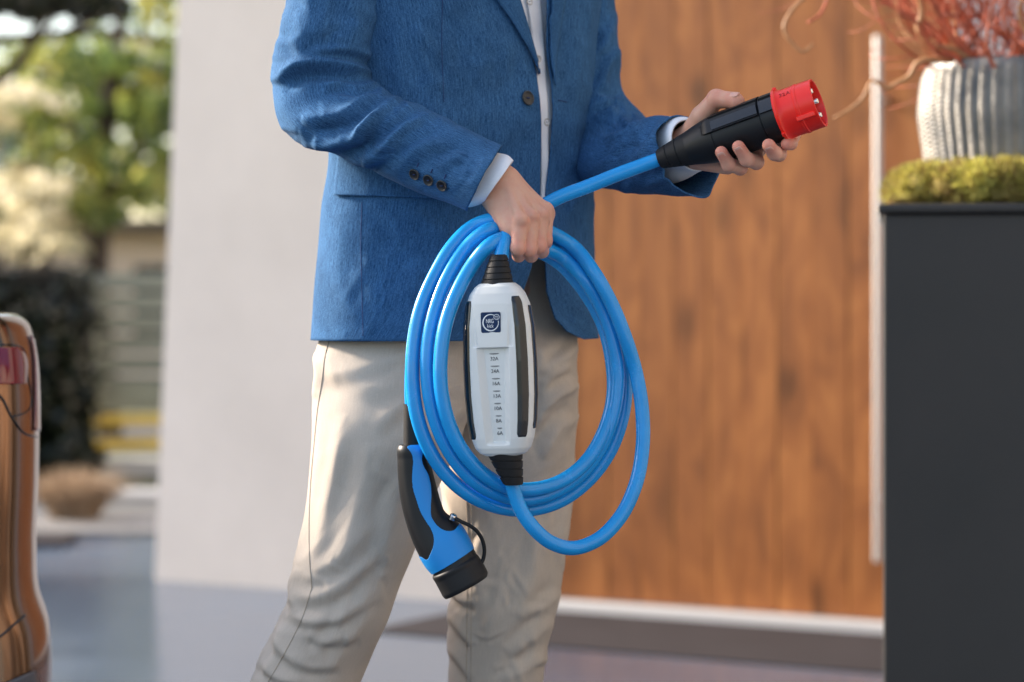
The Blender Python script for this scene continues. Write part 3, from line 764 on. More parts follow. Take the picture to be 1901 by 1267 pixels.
evc(link('crown', leaves_mesh('crown', cl, 12000, 0.04, None, 31), MT['leaf_dark'], None, False))

# clipped dark hedge and slatted garden fence
hx0, hx1 = P(-700, 0, 12.3)[0], P(150, 0, 12.3)[0]; hz = P(0, 492, 12.3)[2]
hedge = empty('hedge', ((hx0 + hx1) / 2, 12.6, 0), label='dark clipped hedge left of the slatted fence', category='hedge')
def hc(o): o.parent = hedge; o.matrix_parent_inverse = Matrix.Translation(hedge.location).inverted(); return o
hcl = [(rgc.uniform(hx0, hx1 - 0.05), 12.6 + rgc.uniform(-0.2, 0.2), rgc.uniform(0.08, hz - 0.08), 0.14, 0.2, 0.12, rgc.uniform(0.0, 0.55)) for _ in range(330)]
hc(link('foliage', leaves_mesh('foliage', hcl, 26000, 0.032, None, 41), MT['leaf_dark'], None, False))
core = bmesh.new(); box_bm(core, ((hx0 + hx1) / 2 - 0.01, 12.66, hz / 2 - 0.01), (hx1 - hx0 - 0.02, 0.24, hz - 0.03), None, 0.02)
hc(bm_link('branches', core, mat('hedge_core', (0.008, 0.008, 0.006), 1.0)))
fx0, fx1 = P(152, 0, 12.9)[0], P(560, 0, 12.9)[0]
fence = empty('fence', ((fx0 + fx1) / 2, 12.9, 0), label='grey green slatted garden fence beside the dark hedge', category='fence')
def fc(o): o.parent = fence; o.matrix_parent_inverse = Matrix.Translation(fence.location).inverted(); return o
MT['slat'] = mat('grey_green_slat', (0.20, 0.22, 0.185), 0.7, noise=(6, 0.15))
MT['slat_y'] = mat('ochre_slat', (0.62, 0.45, 0.09), 0.6, noise=(6, 0.1))
for yy in (524, 562, 600, 638, 676, 714, 748):
    z0, z1 = P(0, yy + 16, 12.9)[2], P(0, yy - 15, 12.9)[2]
    fc(box('slat', ((fx0 + fx1) / 2, 12.9, (z0 + z1) / 2), (fx1 - fx0, 0.024, z1 - z0), MT['slat'], bevel=0.003))
for yy, rt_ in ((783, 1.0), (826, 2.2)):
    z0, z1 = P(0, yy + 11, 12.6)[2], P(0, yy - 11, 12.6)[2]
    fc(box('ochre_rail', ((fx0 + fx1) / 2 + 0.01, 12.84, (z0 + z1) / 2), (fx1 - fx0, 0.03, z1 - z0), MT['slat_y'], rot=Matrix.Rotation(R(-rt_ * 0.8), 3, 'Y'), bevel=0.003))
for xx in (fx0 + 0.03, (fx0 + fx1) / 2, fx1 - 0.03):
    fc(box('post', (xx, 12.96, P(0, 512, 12.9)[2] / 2), (0.07, 0.07, P(0, 512, 12.9)[2]), MT['slat'], bevel=0.004))
# low plinth under the fence
pz = box('plinth', ((fx0 + fx1) / 2, 12.97, 0.05), (fx1 - fx0, 0.2, 0.1), MT['kerb'], bevel=0.006); fc(pz)
# dry grass tuft in the gravel
def tuft():
    V, Fc, tone = [], [], []; rg = np.random.default_rng(9)
    c = P(138, 968, 10.35); c[2] = 0.01
    for _ in range(2000):
        a = rg.uniform(0, 6.28); r0 = 0.10 * math.sqrt(rg.uniform()); p = c + [r0 * math.cos(a), r0 * math.sin(a), 0]
        lean = np.array([math.cos(a), math.sin(a), 0]) * rg.uniform(0.1, 1.1) * (0.35 + r0 * 9)
        L = rg.uniform(0.12, 0.24) * (1.15 - r0 * 4); sd = np.array([-math.sin(a + rg.normal()), math.cos(a + rg.normal()), 0]) * 0.0022
        q1 = p + (np.array([0, 0, 1]) + lean * 0.5) * L * 0.5; q2 = p + (np.array([0, 0, 0.92]) + lean) * L
        o = len(V); V += [p - sd, p + sd, q1 + sd, q1 - sd, q2 + sd * 0.4, q2 - sd * 0.4]
        Fc += [(o, o + 1, o + 2, o + 3), (o + 3, o + 2, o + 4, o + 5)]; t = rg.uniform(); tone += [t, t]
    me = mesh_np('tuft', V, Fc); at = me.attributes.new('tone', 'FLOAT', 'FACE'); at.data.foreach_set('value', np.array(tone, np.float32)); return me
MT['straw'] = leaf_mat('straw', [(0.16, 0.10, 0.06), (0.34, 0.24, 0.16), (0.55, 0.43, 0.31)], 0.8, 0.2)
link('grass_tuft', tuft(), MT['straw'], None, False, label='clump of dry brown ornamental grass in the gravel bed', category='grass')
# flat dark drain cover near the car
dcv = P(92, 1012, 9.35); dcv[2] = 0
box('stone_slab', (dcv[0], dcv[1], 0.012), (0.16, 0.3, 0.03), MT['dark_plinth'], bevel=0.006, label='flat dark stone slab on the driveway beside the car', category='slab')
# sunlit neighbouring house across the street
nh = empty('neighbour_house', (-9.5, 31.0, 0), label='low sunlit peach coloured house across the street', category='house')
def nc(o): o.parent = nh; o.matrix_parent_inverse = Matrix.Translation(nh.location).inverted(); return o
MT['peach'] = mat('peach_render', (0.80, 0.60, 0.46), 0.85, noise=(0.8, 0.06))
zz = P(0, 440, 30)[2]
nc(box('wall', (-7.0, 30.0, zz / 2), (9.0, 5.0, zz), MT['peach'], bevel=0.01))
nc(box('eaves', (-7.0, 29.8, zz + 0.06), (9.6, 5.8, 0.12), mat('eaves_brown', (0.16, 0.11, 0.08), 0.8), bevel=0.01))
for x in (-8.6, -7.2, -5.4, -3.9):
    wd = nc(box('window', (x, 27.492, 0.95), (0.8, 0.03, 0.8), MT['gloss_black'], bevel=0.003))
    fr = nc(box('window_frame', (x, 27.49, 0.52), (0.92, 0.06, 0.05), MT['kerb'], bevel=0.003))
# pale tall building at the far left
th_ = empty('tower_house', (-11.0, 46.0, 0), label='pale cream building seen through leaves at the left edge', category='house')
def tcq(o): o.parent = th_; o.matrix_parent_inverse = Matrix.Translation(th_.location).inverted(); return o
tcq(box('wall', (-11.5, 46.0, 2.4), (4.4, 5.0, 4.8), mat('cream_render', (0.72, 0.66, 0.56), 0.85), bevel=0.01))
for z in (1.6, 3.2):
    for x in (-12.6, -10.9): tcq(box('window', (x, 43.492, z), (0.7, 0.03, 1.0), MT['gloss_black'], bevel=0.003))
tcq(box('roof', (-11.5, 46.0, 4.88), (4.9, 5.5, 0.2), mat('roof_brown', (0.16, 0.10, 0.08), 0.8), bevel=0.01))
# ------------------------------------------------------------------ parked car, only its rear corner reaches into the picture
car = empty('parked_car', (-2.4, 4.2, 0), label='glossy dark car at the left edge, only its rear corner showing', category='car')
CYAW = R(17.0); crot = Matrix.Rotation(CYAW, 3, 'Z')
YC = 3.42
def cc(o): o.parent = car; o.matrix_parent_inverse = Matrix.Translation(car.location).inverted(); return o
m, nt, b = new_mat('car_paint'); w = NT(nt)
b.inputs['Base Color'].default_value = (0.20, 0.10, 0.05, 1); b.inputs['Metallic'].default_value = 0.9; b.inputs['Roughness'].default_value = 0.24
b.inputs['Coat Weight'].default_value = 0.6; b.inputs['Coat Roughness'].default_value = 0.03; b.inputs['Coat IOR'].default_value = 1.5
MT['paint'] = m
MT['tail'] = mat('tail_light', (0.22, 0.012, 0.02), 0.12, coat=0.5)
MT['tail_clear'] = mat('tail_lens_edge', (0.30, 0.10, 0.08), 0.15, coat=0.6)
MT['tyre'] = mat('tyre', (0.02, 0.02, 0.02), 0.85)
# rear profile: column of the silhouette in the photo against height
prof = [(0, 582), (34, 586), (52, 600), (61, 625), (67, 660), (72, 740), (72, 900), (68, 1040), (72, 1115), (90, 1175), (96, 1230), (95, 1330), (84, 1420), (66, 1490)]
prof = catmull(prof, 120)
CLEN, CWID, CR = 4.3, 1.75, 0.20
c_, s_ = math.cos(CYAW), math.sin(CYAW)
# in car space: x to the rear (photo right), y away from the viewer; corner nearest the viewer is rounded with CR
def car_ring(xr, z, shrink=0.0, n=16, r=CR, near=0.0):
    pts = []
    x1, y0 = xr, near; x0, y1 = xr - CLEN + (0.0), near + CWID
    # rear end: tight corner, then a gently crowned panel; the front end is mirrored
    rb, rs, am = 0.42, 0.05, 27.0
    def half(sgn):
        q = []
        cx_ = x1 - rb; yc = (y0 + y1) / 2; flat = (y1 - y0) / 2 - rb * math.sin(R(am)) - rs * (1 - math.sin(R(am)))
        cb = (cx_ + (rb - rs) * math.cos(R(am)), yc + sgn * (flat + (rb - rs) * math.sin(R(am))))
        for k in range(n + 1): a = R(90 - (90 - am) * k / n); q.append((cb[0] + rs * math.cos(a), cb[1] + sgn * rs * math.sin(a), z))
        for k in range(1, n + 1): a = R(am - am * k / n); q.append((cx_ + rb * math.cos(a), yc + sgn * (flat + rb * math.sin(a)), z))
        return q
    pts += half(-1) + half(1)[::-1]
    for cx_, cy_, a0 in ((x0 + r, y1 - r, 90), (x0 + r, y0 + r, 180)):
        for k in range(n + 1):
            a = R(a0 + 90 * k / n); pts.append((cx_ + r * math.cos(a), cy_ + r * math.sin(a), z))
    return np.array(pts)
# origin of car space: near corner such that the silhouette of the rounded corner falls on the profile column
def to_world(q, ox, oy): 
    x = q[:, 0] * c_ - q[:, 1] * s_ + ox; y = q[:, 0] * s_ + q[:, 1] * c_ + oy
    return np.stack([x, y, q[:, 2]], 1)
rings = []
for k, (px, py) in enumerate(prof):
    z = H - (py - HY) / F * YC
    q = car_ring(0.0, z)
    wq = to_world(q, 0, YC)
    lo, hi = -2.0, 0.5                                # slide sideways until the outline meets the photo's column
    for _ in range(40):
        mid = (lo + hi) / 2
        col = (CX + (wq[:, 0] + mid) / wq[:, 1] * F).max()
        if col < px: lo = mid
        else: hi = mid
    w2 = wq.copy(); w2[:, 0] += mid; rings.append(w2)
rings = np.array(rings)[::-1]
xc = rings[:, :, 0].mean(); yc = rings[:, :, 1].mean()
top = rings[-1].copy()
cap = [top * [1, 1, 1]]
for s, dz in ((0.985, 0.006), (0.93, 0.012), (0.8, 0.02), (0.5, 0.024)):
    t = top.copy(); ctr = top.mean(0); t = ctr + (t - ctr) * [s, s, 1]; t[:, 2] += dz; cap.append(t)
Vb = np.concatenate([rings, np.array(cap[1:])])
N = Vb.shape[1]
fcs = [tuple(x) for x in grid_faces(len(Vb), N, True)] + [tuple(range(N))[::-1], tuple(range((len(Vb) - 1) * N, len(Vb) * N))]
body = cc(link('body', mesh_np('body', Vb, fcs), MT['paint']))
cb = bvh_of(body)
# tail light wrapping the corner, its clear edge, and the panel gaps
def cpatch(name, poly_l, poly_r, mt, lift=0.003, M=24, Nn=14):
    o = patch(name, cb, poly_l, poly_r, M, Nn, lift, mt, None, thick=0.004); return cc(o)
cpatch('tail_light', [(-60, 646), (-60, 680), (-60, 715)], [(30, 646), (41, 664), (42, 713)], MT['tail'])
cpatch('tail_light_edge', [(54, 624), (60, 660), (62, 700), (61, 800)], [(59, 632), (65, 668), (68.5, 720), (69.5, 800)], MT['tail_clear'], 0.0006)
def groove(name, pts, r, mt, lift=0.0):
    Q = [hit(cb, x, y, lift)[0] for x, y in catmull(pts, 30)]
    return cc(tube_obj(name, [q for q in Q if q is not None], r, mt, N=6))
groove('panel_gap', [(-40, 708), (2, 738), (22, 776), (48, 806), (69, 812)], 0.0022, MT['gloss_black'])
groove('panel_gap', [(2, 640), (40, 645), (50, 690), (50, 765), (24, 774)], 0.0016, MT['gloss_black'])
groove('bumper_gap', [(-30, 1195), (0, 1182), (26, 1160), (47, 1142)], 0.002, MT['gloss_black'])
cpatch('bumper_insert', [(-40, 1290), (-40, 1340)], [(60, 1245), (93, 1335)], mat('bumper_grey', (0.10, 0.10, 0.11), 0.4), 0.002)
# cabin with windows, wheels: they stand outside the frame
cab = []
for f_, z in ((0.0, 0.935), (0.5, 1.18), (0.85, 1.33), (1.0, 1.40)):
    q = car_ring(0, z, r=0.22); ctr = q.mean(0); q = ctr + (q - ctr) * [0.62 - 0.2 * f_, 0.9 - 0.16 * f_, 1]; q[:, 0] -= 0.25 - 0.1 * f_
    ww = to_world(q, rings[-1][:, 0].mean() - to_world(car_ring(0, 0.9), 0, YC)[:, 0].mean(), YC); cab.append(ww)
cab = np.array(cab); cab = np.array([cab[0], cab[0] * .4 + cab[1] * .6, cab[1], cab[1] * .5 + cab[2] * .5, cab[2], cab[3]])
N = cab.shape[1]
cc(link('cabin', mesh_np('cabin', cab, [tuple(x) for x in grid_faces(len(cab), N, True)] + [tuple(range((len(cab) - 1) * N, len(cab) * N))]), MT['gloss_black']))
wc = rings[60]
inv = np.stack([wc[:, 0] * c_ + wc[:, 1] * s_, -wc[:, 0] * s_ + wc[:, 1] * c_], 1); mid_ = (inv.min(0) + inv.max(0)) / 2
ctr = np.array([mid_[0] * c_ - mid_[1] * s_, mid_[0] * s_ + mid_[1] * c_, 0])
for dx in (-1.35, 1.3):
    for dy in (-0.74, 0.74):
        c = np.array([ctr[0] + dx * c_ - dy * s_, ctr[1] + dx * s_ + dy * c_, 0.315])
        ax = np.array([-s_, c_, 0.0])
        wl = lathe([(-0.1, 0.2), (-0.1, 0.29), (-0.07, 0.315), (0.07, 0.315), (0.1, 0.29), (0.1, 0.2)], 40, (c, ax, (c_, s_, 0), (0, 0, 1)), 'wheel', MT['tyre'], None)
        rm = lathe([(-0.104, 0.02), (-0.106, 0.19), (0.106, 0.19), (0.104, 0.02)], 24, (c, ax, (c_, s_, 0), (0, 0, 1)), 'rim', MT['steel'], None)
        cc(wl); rm.parent = wl
# ------------------------------------------------------------------ the man: body frame
PSI = R(40.0)                                       # torso turned to the photo's right
bf = np.array([math.sin(PSI), -math.cos(PSI), 0]); bl = np.array([math.cos(PSI), math.sin(PSI), 0])
TC = np.array([P(850, 0, 3.25)[0], 3.25, 0])        # torso axis on the ground plan
def bp_(fwd, left, z): return TC + bf * fwd + bl * left + np.array([0, 0, z])
def zpy(py, Y=3.25): return H - (py - HY) / F * Y

# right hand (photo centre): over the coil, knuckles to the viewer, little finger nearest
RH = {}
def hp(px, py, Y): return P(px, py, Y)
YR = 2.945
r_wrist = hp(922, 334, 2.985)
RF = [  # MCP, PIP, DIP, tip, radii: little, ring, middle, index
    (hp(966, 414, YR - 0.002), hp(961, 461, YR - 0.008), hp(963, 475, YR + 0.018), hp(966, 468, YR + 0.040), (0.0100, 0.0088, 0.0078, 0.0072)),
    (hp(986, 406, YR + 0.013), hp(982, 463, YR + 0.004), hp(986, 475, YR + 0.032), hp(990, 466, YR + 0.054), (0.0100, 0.0092, 0.0082, 0.0076)),
    (hp(1003, 403, YR + 0.029), hp(1000, 457, YR + 0.019), hp(1006, 467, YR + 0.047), hp(1008, 458, YR + 0.070), (0.0102, 0.0094, 0.0084, 0.0078)),
    (hp(1013, 394, YR + 0.046), hp(1011, 446, YR + 0.036), hp(1012, 454, YR + 0.066), hp(1010, 444, YR + 0.088), (0.0102, 0.0092, 0.0082, 0.0076))]
R_TH = [hp(930, 372, 3.005), hp(958, 410, 3.03), hp(975, 440, 3.045), hp(992, 462, 3.04)]
def right_hand(p):
    wr = r_wrist; ax = hp(885, 300, 3.0)
    d = rcone(p, ax, wr, 0.0235, 0.0225)
    for k, (mc, pi, di, tp, r) in enumerate(RF):
        base = wr + (mc - wr) * 0.18
        d = smin(d, rcone(p, base, mc - np.array([0, -0.004, 0.002]), 0.0185, r[0] + 0.0018), 0.012)
        d = smin(d, rcone(p, wr + (mc - wr) * 0.45 + np.array([-0.004, 0.006, -0.006]), mc + np.array([-0.008, 0.008, -0.008]), 0.014, 0.012), 0.01)
    # little finger edge of the palm
    d = smin(d, rcone(p, hp(912, 366, 2.975), hp(944, 418, 2.955), 0.0145, 0.0105), 0.012)
    for k in range(3): pass
    # tendons towards the knuckles
    for k, (mc, pi, di, tp, r) in enumerate(RF):
        a = wr + (mc - wr) * 0.35 + np.array([0.002, -0.0085, 0.008]); b = mc + np.array([-0.001, -0.0068, 0.006])
        d = smin(d, rcone(p, a, b, 0.0044, 0.0060), 0.0045)
    fs = None
    for k, (mc, pi, di, tp, r) in enumerate(RF):
        f = rcone(p, mc, pi, r[0] * 0.98, r[1])
        f = smin(f, ball(p, mc + np.array([0.001, -0.0048, 0.0030]), r[0] * 0.90), 0.003)      # knuckle
        f = smin(f, ball(p, pi + np.array([0, -0.002, -0.0006]), r[1] * 1.0), 0.003)
        f = smin(f, rcone(p, pi, di, r[1] * 0.98, r[2]), 0.003)
        f = smin(f, rcone(p, di, tp, r[2], r[3]), 0.003)
        fs = f if fs is None else smin(fs, f, 0.0007)
    d = smin(d, fs, 0.0032)
    t = rcone(p, R_TH[0], R_TH[1], 0.016, 0.013); t = smin(t, rcone(p, R_TH[1], R_TH[2], 0.0125, 0.011), 0.004); t = smin(t, rcone(p, R_TH[2], R_TH[3], 0.011, 0.009), 0.004)
    d = smin(d, t, 0.010)
    # fold of skin at the base of the little finger
    cr = rcone(p, hp(938, 436, YR - 0.016), hp(955, 428, YR - 0.019), 0.0012, 0.0012)
    d = -smin(-d, cr, 0.003)
    cr = rcone(p, hp(940, 443, YR - 0.016), hp(953, 437, YR - 0.018), 0.0007, 0.0007)
    d = -smin(-d, cr, 0.002)
    return d

# left hand (photo right): wraps the plug from below, thumb on top
A0, A1 = P(1224, 296, 3.000), P(1520, 191, 2.932)      # plug axis: cable end, pin end
def axY(px): return 3.000 - 0.068 * (px - 1224) / 296
def lp(px, py, dy): return P(px, py, axY(px) + dy)
LF = [  # little, ring, middle, index
    (lp(1372, 292, 0.046), lp(1374, 312, 0.012), lp(1353, 306, -0.022), lp(1339, 283, -0.0355), (0.0098, 0.0090, 0.0084, 0.0076)),
    (lp(1400, 280, 0.052), lp(1404, 301, 0.016), lp(1386, 296, -0.026), lp(1371, 273, -0.0395), (0.0100, 0.0094, 0.0086, 0.0078)),
    (lp(1428, 262, 0.054), lp(1446, 286, 0.018), lp(1438, 285, -0.022), lp(1427, 270, -0.0365), (0.0102, 0.0094, 0.0086, 0.0080)),
    (lp(1440, 235, 0.054), lp(1472, 252, 0.042), lp(1468, 266, 0.010), lp(1461, 268, -0.010), (0.0102, 0.0090, 0.0080, 0.0076))]
l_wrist = P(1274, 268, 3.035)
LT = [P(1284, 252, 3.022), P(1302, 216, 2.996), P(1330, 184, 2.978), P(1364, 187, 2.964)]
def left_hand(p):
    ax = P(1235, 285, 3.075)
    d = rcone(p, ax, l_wrist, 0.024, 0.0225)
    for k, (mc, pi, di, tp, r) in enumerate(LF):
        d = smin(d, rcone(p, l_wrist + (mc - l_wrist) * 0.15, mc, 0.018, r[0] + 0.002), 0.012)
    d = smin(d, rcone(p, P(1292, 296, 3.015), P(1350, 309, 3.003), 0.0130, 0.0105), 0.010)      # heel of the hand under the plug
    fs = None
    for k, (mc, pi, di, tp, r) in enumerate(LF):
        f = rcone(p, mc, pi, r[0], r[1]); f = smin(f, rcone(p, pi, di, r[1], r[2]), 0.003); f = smin(f, ball(p, di, r[2] * 1.02), 0.002)
        f = smin(f, rcone(p, di, tp, r[2] * 0.97, r[3]), 0.003)
        fs = f if fs is None else smin(fs, f, 0.0012)
    d = smin(d, fs, 0.005)
    t = rcone(p, LT[0], LT[1], 0.0165, 0.0125); t = smin(t, rcone(p, LT[1], LT[2], 0.0122, 0.0114), 0.004)
    t = smin(t, ball(p, LT[2], 0.0119), 0.002)
    t = smin(t, rcone(p, LT[2], LT[3], 0.0112, 0.0103), 0.003)
    t = smin(t, ball(p, LT[3] + np.array([0.003, -0.001, -0.0028]), 0.0092), 0.004)
    d = smin(d, t, 0.009)
    return d

# the rest of the body, mostly under cloth
SH_R, SH_L = bp_(-0.01, -0.175, 1.47), bp_(-0.01, 0.175, 1.47)
EL_R, EL_L = P(590, 196, 3.12), P(1115, 280, 3.31)
HIP_R, HIP_L = bp_(0, -0.095, 0.93), bp_(0, 0.095, 0.93)
KN_R, KN_L = P(640, 1075, 3.15), P(945, 1120, 3.30)
AN_R, AN_L = np.array([-0.355, 3.22, 0.09]), np.array([0.0, 3.33, 0.09])
HEAD = bp_(0.03, 0.0, 1.745)
def body_sdf(p):
    rot = Matrix.Rotation(PSI, 3, 'Z')
    d = ellips(p, bp_(-0.01, 0, 1.33), (0.140, 0.080, 0.24), rot)
    d = smin(d, rcone(p, bp_(-0.01, -0.11, 1.47), bp_(-0.01, 0.11, 1.47), 0.05, 0.05), 0.05)
    d = smin(d, ellips(p, bp_(-0.01, 0, 1.03), (0.125, 0.082, 0.17), rot), 0.06)
    d = smin(d, rcone(p, bp_(0, 0, 1.5), bp_(0.015, 0, 1.64), 0.062, 0.055), 0.03)
    for s, e, wv in ((SH_R, EL_R, hp(885, 300, 3.0)), (SH_L, EL_L, P(1235, 285, 3.075))):
        d = smin(d, rcone(p, s, e, 0.042, 0.034), 0.015); d = smin(d, rcone(p, e, wv, 0.034, 0.0245), 0.012)
    for h_, k_, a_ in ((HIP_R, KN_R, AN_R), (HIP_L, KN_L, AN_L)):
        d = smin(d, rcone(p, h_, k_, 0.066, 0.046), 0.02); d = smin(d, rcone(p, k_, a_, 0.046, 0.034), 0.02)
        d = smin(d, rcone(p, a_ + np.array([0, 0, -0.035]), a_ + bf * 0.15 + np.array([0, 0, -0.055]), 0.034, 0.026), 0.02)
    # head
    rot = Matrix.Rotation(PSI, 3, 'Z')
    h = ellips(p, HEAD + np.array([0, 0, 0.02]), (0.078, 0.098, 0.105), rot)
    h = smin(h, ellips(p, HEAD + bf * 0.03 + np.array([0, 0, -0.06]), (0.056, 0.062, 0.066), rot), 0.04)
    h = smin(h, rcone(p, HEAD + bf * 0.092 + np.array([0, 0, 0.015]), HEAD + bf * 0.112 + np.array([0, 0, -0.025]), 0.009, 0.013), 0.012)
    for s in (-1, 1):
        h = -smin(-h, ball(p, HEAD + bf * 0.096 + bl * 0.033 * s + np.array([0, 0, 0.018]), 0.013), 0.012)
        h = smin(h, ball(p, HEAD + bf * 0.076 + bl * 0.032 * s + np.array([0, 0, 0.016]), 0.0125), 0.004)
        h = smin(h, ellips(p, HEAD + bl * 0.08 * s + np.array([0, 0, 0.0]), (0.010, 0.020, 0.032), rot), 0.008)
    h = smin(h, rcone(p, HEAD + bf * 0.088 - bl * 0.018 + np.array([0, 0, -0.058]), HEAD + bf * 0.088 + bl * 0.018 + np.array([0, 0, -0.058]), 0.008, 0.008), 0.008)
    return smin(d, h, 0.025)

def build_body():
    V, Fc = surface_nets(body_sdf, (-0.62, 2.86, -0.02), (0.36, 3.62, 1.90), 0.011)
    bm = bmesh.new()
    def load(V, Fc):
        vs_ = [bm.verts.new(v) for v in V.tolist()]
        for f in Fc.tolist():
            try: bm.faces.new([vs_[i] for i in f])
            except ValueError: pass
        return vs_
    def cut(vset, co, no):
        geom = list(vset) + list({e for v in vset for e in v.link_edges}) + list({f for v in vset for f in v.link_faces})
        r = bmesh.ops.bisect_plane(bm, geom=geom, plane_co=co, plane_no=no, clear_outer=True, dist=1e-6)
        return [g for g in r['geom_cut'] if isinstance(g, bmesh.types.BMEdge)]
    v0 = load(V, Fc)
    # smooth the coarse body once
    loops = []
    specs = ((hp(885, 300, 3.0), r_wrist, right_hand, (hp(880, 300, 0)[0], 0, 0), RF, R_TH), (P(1235, 285, 3.075), l_wrist, left_hand, None, LF, LT))
    for co_w, wr, fn_, _, FG, TH in specs:
        ax = wr - co_w; ax /= np.linalg.norm(ax)
        co = co_w + ax * 0.012
        # body side: drop what lies beyond the wrist plane near the wrist
        near = [v for v in bm.verts if np.linalg.norm(np.array(v.co) - co) < 0.075]
        ed = cut(near, Vector(co), Vector(ax))
        loops.append(ed)
    for (co_w, wr, fn_, _, FG, TH), ed_b in zip(specs, loops):
        ax = wr - co_w; ax /= np.linalg.norm(ax); co = co_w + ax * 0.02
        pts = np.array([wr, co] + [q for f in FG for q in f[:4]] + list(TH))
        lo, hi = pts.min(0) - 0.032, pts.max(0) + 0.032
        Vh, Fh = surface_nets(fn_, lo, hi, 0.0015)
        vh = load(Vh, Fh)
        ed_h = cut(vh, Vector(co), Vector(-ax))
        eb = [e for e in ed_b if e.is_valid and e.is_boundary]; eh = [e for e in ed_h if e.is_valid and e.is_boundary]
        try: bmesh.ops.bridge_loops(bm, edges=eb + eh)
        except Exception as ex: print('bridge', ex)
    bmesh.ops.recalc_face_normals(bm, faces=bm.faces[:])
    me = bpy.data.meshes.new('person'); bm.to_mesh(me); bm.free()
    co = np.zeros(len(me.vertices) * 3, np.float32); me.vertices.foreach_get('co', co); co = co.reshape(-1, 3).astype(float)
    bl_ = np.zeros(len(co))
    for FG in (RF, LF):
        for mc, pi, di, tp, r in FG:
            for q, a, s in ((mc, 0.35, 0.010), (pi, 0.5, 0.010), (di, 0.3, 0.009), (tp, 0.65, 0.010)):
                bl_ = np.maximum(bl_, a * np.exp(-(np.linalg.norm(co - q, axis=1) / s) ** 2 * 0.6))
    for q in (LT[3], LT[2]): bl_ = np.maximum(bl_, 0.5 * np.exp(-(np.linalg.norm(co - q, axis=1) / 0.011) ** 2 * 0.6))
    bl_ = np.maximum(bl_, 0.7 * np.exp(-(np.linalg.norm(co - hp(945, 436, YR - 0.015), axis=1) / 0.008) ** 2))
    bl_ = np.clip(bl_ * 1.5, 0, 1)
    at = me.attributes.new('blush', 'FLOAT', 'POINT'); at.data.foreach_set('value', bl_.astype(np.float32))
    return me
person = link('person', build_body(), [MT['skin'], MT['nail']], label='person in blue blazer and beige chinos holding the coiled blue charging cable', category='person')

# fingernails: small shields set into the fingertips that face the viewer
def nail(c, along, out, Ln, Wn):
    along = along - out * (along @ out); along /= np.linalg.norm(along); side = np.cross(along, out)
    V = []; nu, nv = 9, 9
    for i in range(nu):
        u = -1 + 2 * i / (nu - 1)
        for j in range(nv):
            v = -1 + 2 * j / (nv - 1)
            wv = v * (1 - 0.12 * max(0, -u) ** 2) * math.sqrt(max(0.0, 1 - 0.72 * max(0, abs(u) - 0.25) ** 2 * 1.6))
            q = c + along * u * Ln / 2 + side * wv * Wn / 2 + out * (-(wv ** 2) * Wn * 0.16 - (u ** 2) * Ln * 0.03)
            V.append(q)
    me = mesh_np('fingernail', V, [tuple(x) for x in grid_faces(nu, nv, False)])
    o = link('fingernail', me, MT['nail'], person); s = o.modifiers.new('t', 'SOLIDIFY'); s.thickness = 0.0006; s.offset = -1
eye = np.array([0, 0, H])
for (mc, pi, di, tp, r), tw in zip(LF[:3], (0.12, 0.15, 0.15)):
    al = tp - di; al /= np.linalg.norm(al)
    out = (eye - tp); out /= np.linalg.norm(out); out = out * 1.0 + np.array([-0.25, 0, -0.25]) ; out -= al * (out @ al); out /= np.linalg.norm(out)
    nail(tp - al * 0.0015 + out * (r[3] * 0.985), al, out, 0.0115, 0.0105)
al = LT[3] - LT[2]; al /= np.linalg.norm(al); out = np.array([0.05, -0.62, 0.75]); out -= al * (out @ al); out /= np.linalg.norm(out)
nail(LT[3] + al * 0.001 + out * 0.0106, al, out, 0.0125, 0.0125)
# hair cap (above the frame)
bm = bmesh.new(); bmesh.ops.create_icosphere(bm, subdivisions=4, radius=1)
kill = []
for v in bm.verts:
    c = v.co.copy()
    if c.z < -0.25 or (c.y < -0.35 and c.z < 0.45): kill.append(v)
bmesh.ops.delete(bm, geom=kill, context='VERTS')
for v in bm.verts:
    c = v.co; q = np.array([c.x * 0.086, c.y * 0.106, c.z * 0.115]) * (1 + 0.03 * math.sin(30 * c.x) * math.sin(23 * c.y))
    q = np.array(Matrix.Rotation(PSI, 3, 'Z') @ Vector(q)); v.co = Vector(HEAD + np.array([0, 0, 0.024]) + q)
bm_link('hair', bm, MT['hair'], person, True)
# ------------------------------------------------------------------ jacket
def torso_rings(rows, M, N, ratio=0.62, sc=1.0, sq=2.25):
    """rows (py, left col, right col): silhouettes of a turned torso"""
    S = catmull(np.array(rows, float), M); out = np.zeros((M, 5))
    k = math.sqrt(math.cos(PSI) ** 2 + (ratio * math.sin(PSI)) ** 2)
    for i, (py, L, Rr) in enumerate(S):
        cx = (L + Rr) / 2; w = (Rr - L) / 2 / F * 3.25
        out[i] = ((cx - CX) / F * 3.25, 3.25, zpy(py), w / k * sc, w / k * ratio * sc)
    return out
def ring_pt(row, phi, sq=2.25):
    cx, cy, z, a, b = row
    c, s = sgnpow(np.cos(phi), 2 / sq), sgnpow(np.sin(phi), 2 / sq)
    return np.stack([cx + bf[0] * b * c + bl[0] * a * s, cy + bf[1] * b * c + bl[1] * a * s, np.full_like(phi, z)], -1)
J_ROWS = [(-470, 800, 900), (-440, 730, 960), (-400, 640, 1040), (-330, 590, 1100), (-220, 590, 1125), (-100, 602, 1122), (0, 612, 1114), (150, 626, 1102), (300, 622, 1098), (450, 603, 1102), (560, 596, 1105), (630, 591, 1107)]
MR = 260
JR = torso_rings(J_ROWS, MR, 0)
jpy = HY - (JR[:, 2] - H) / 3.25 * F
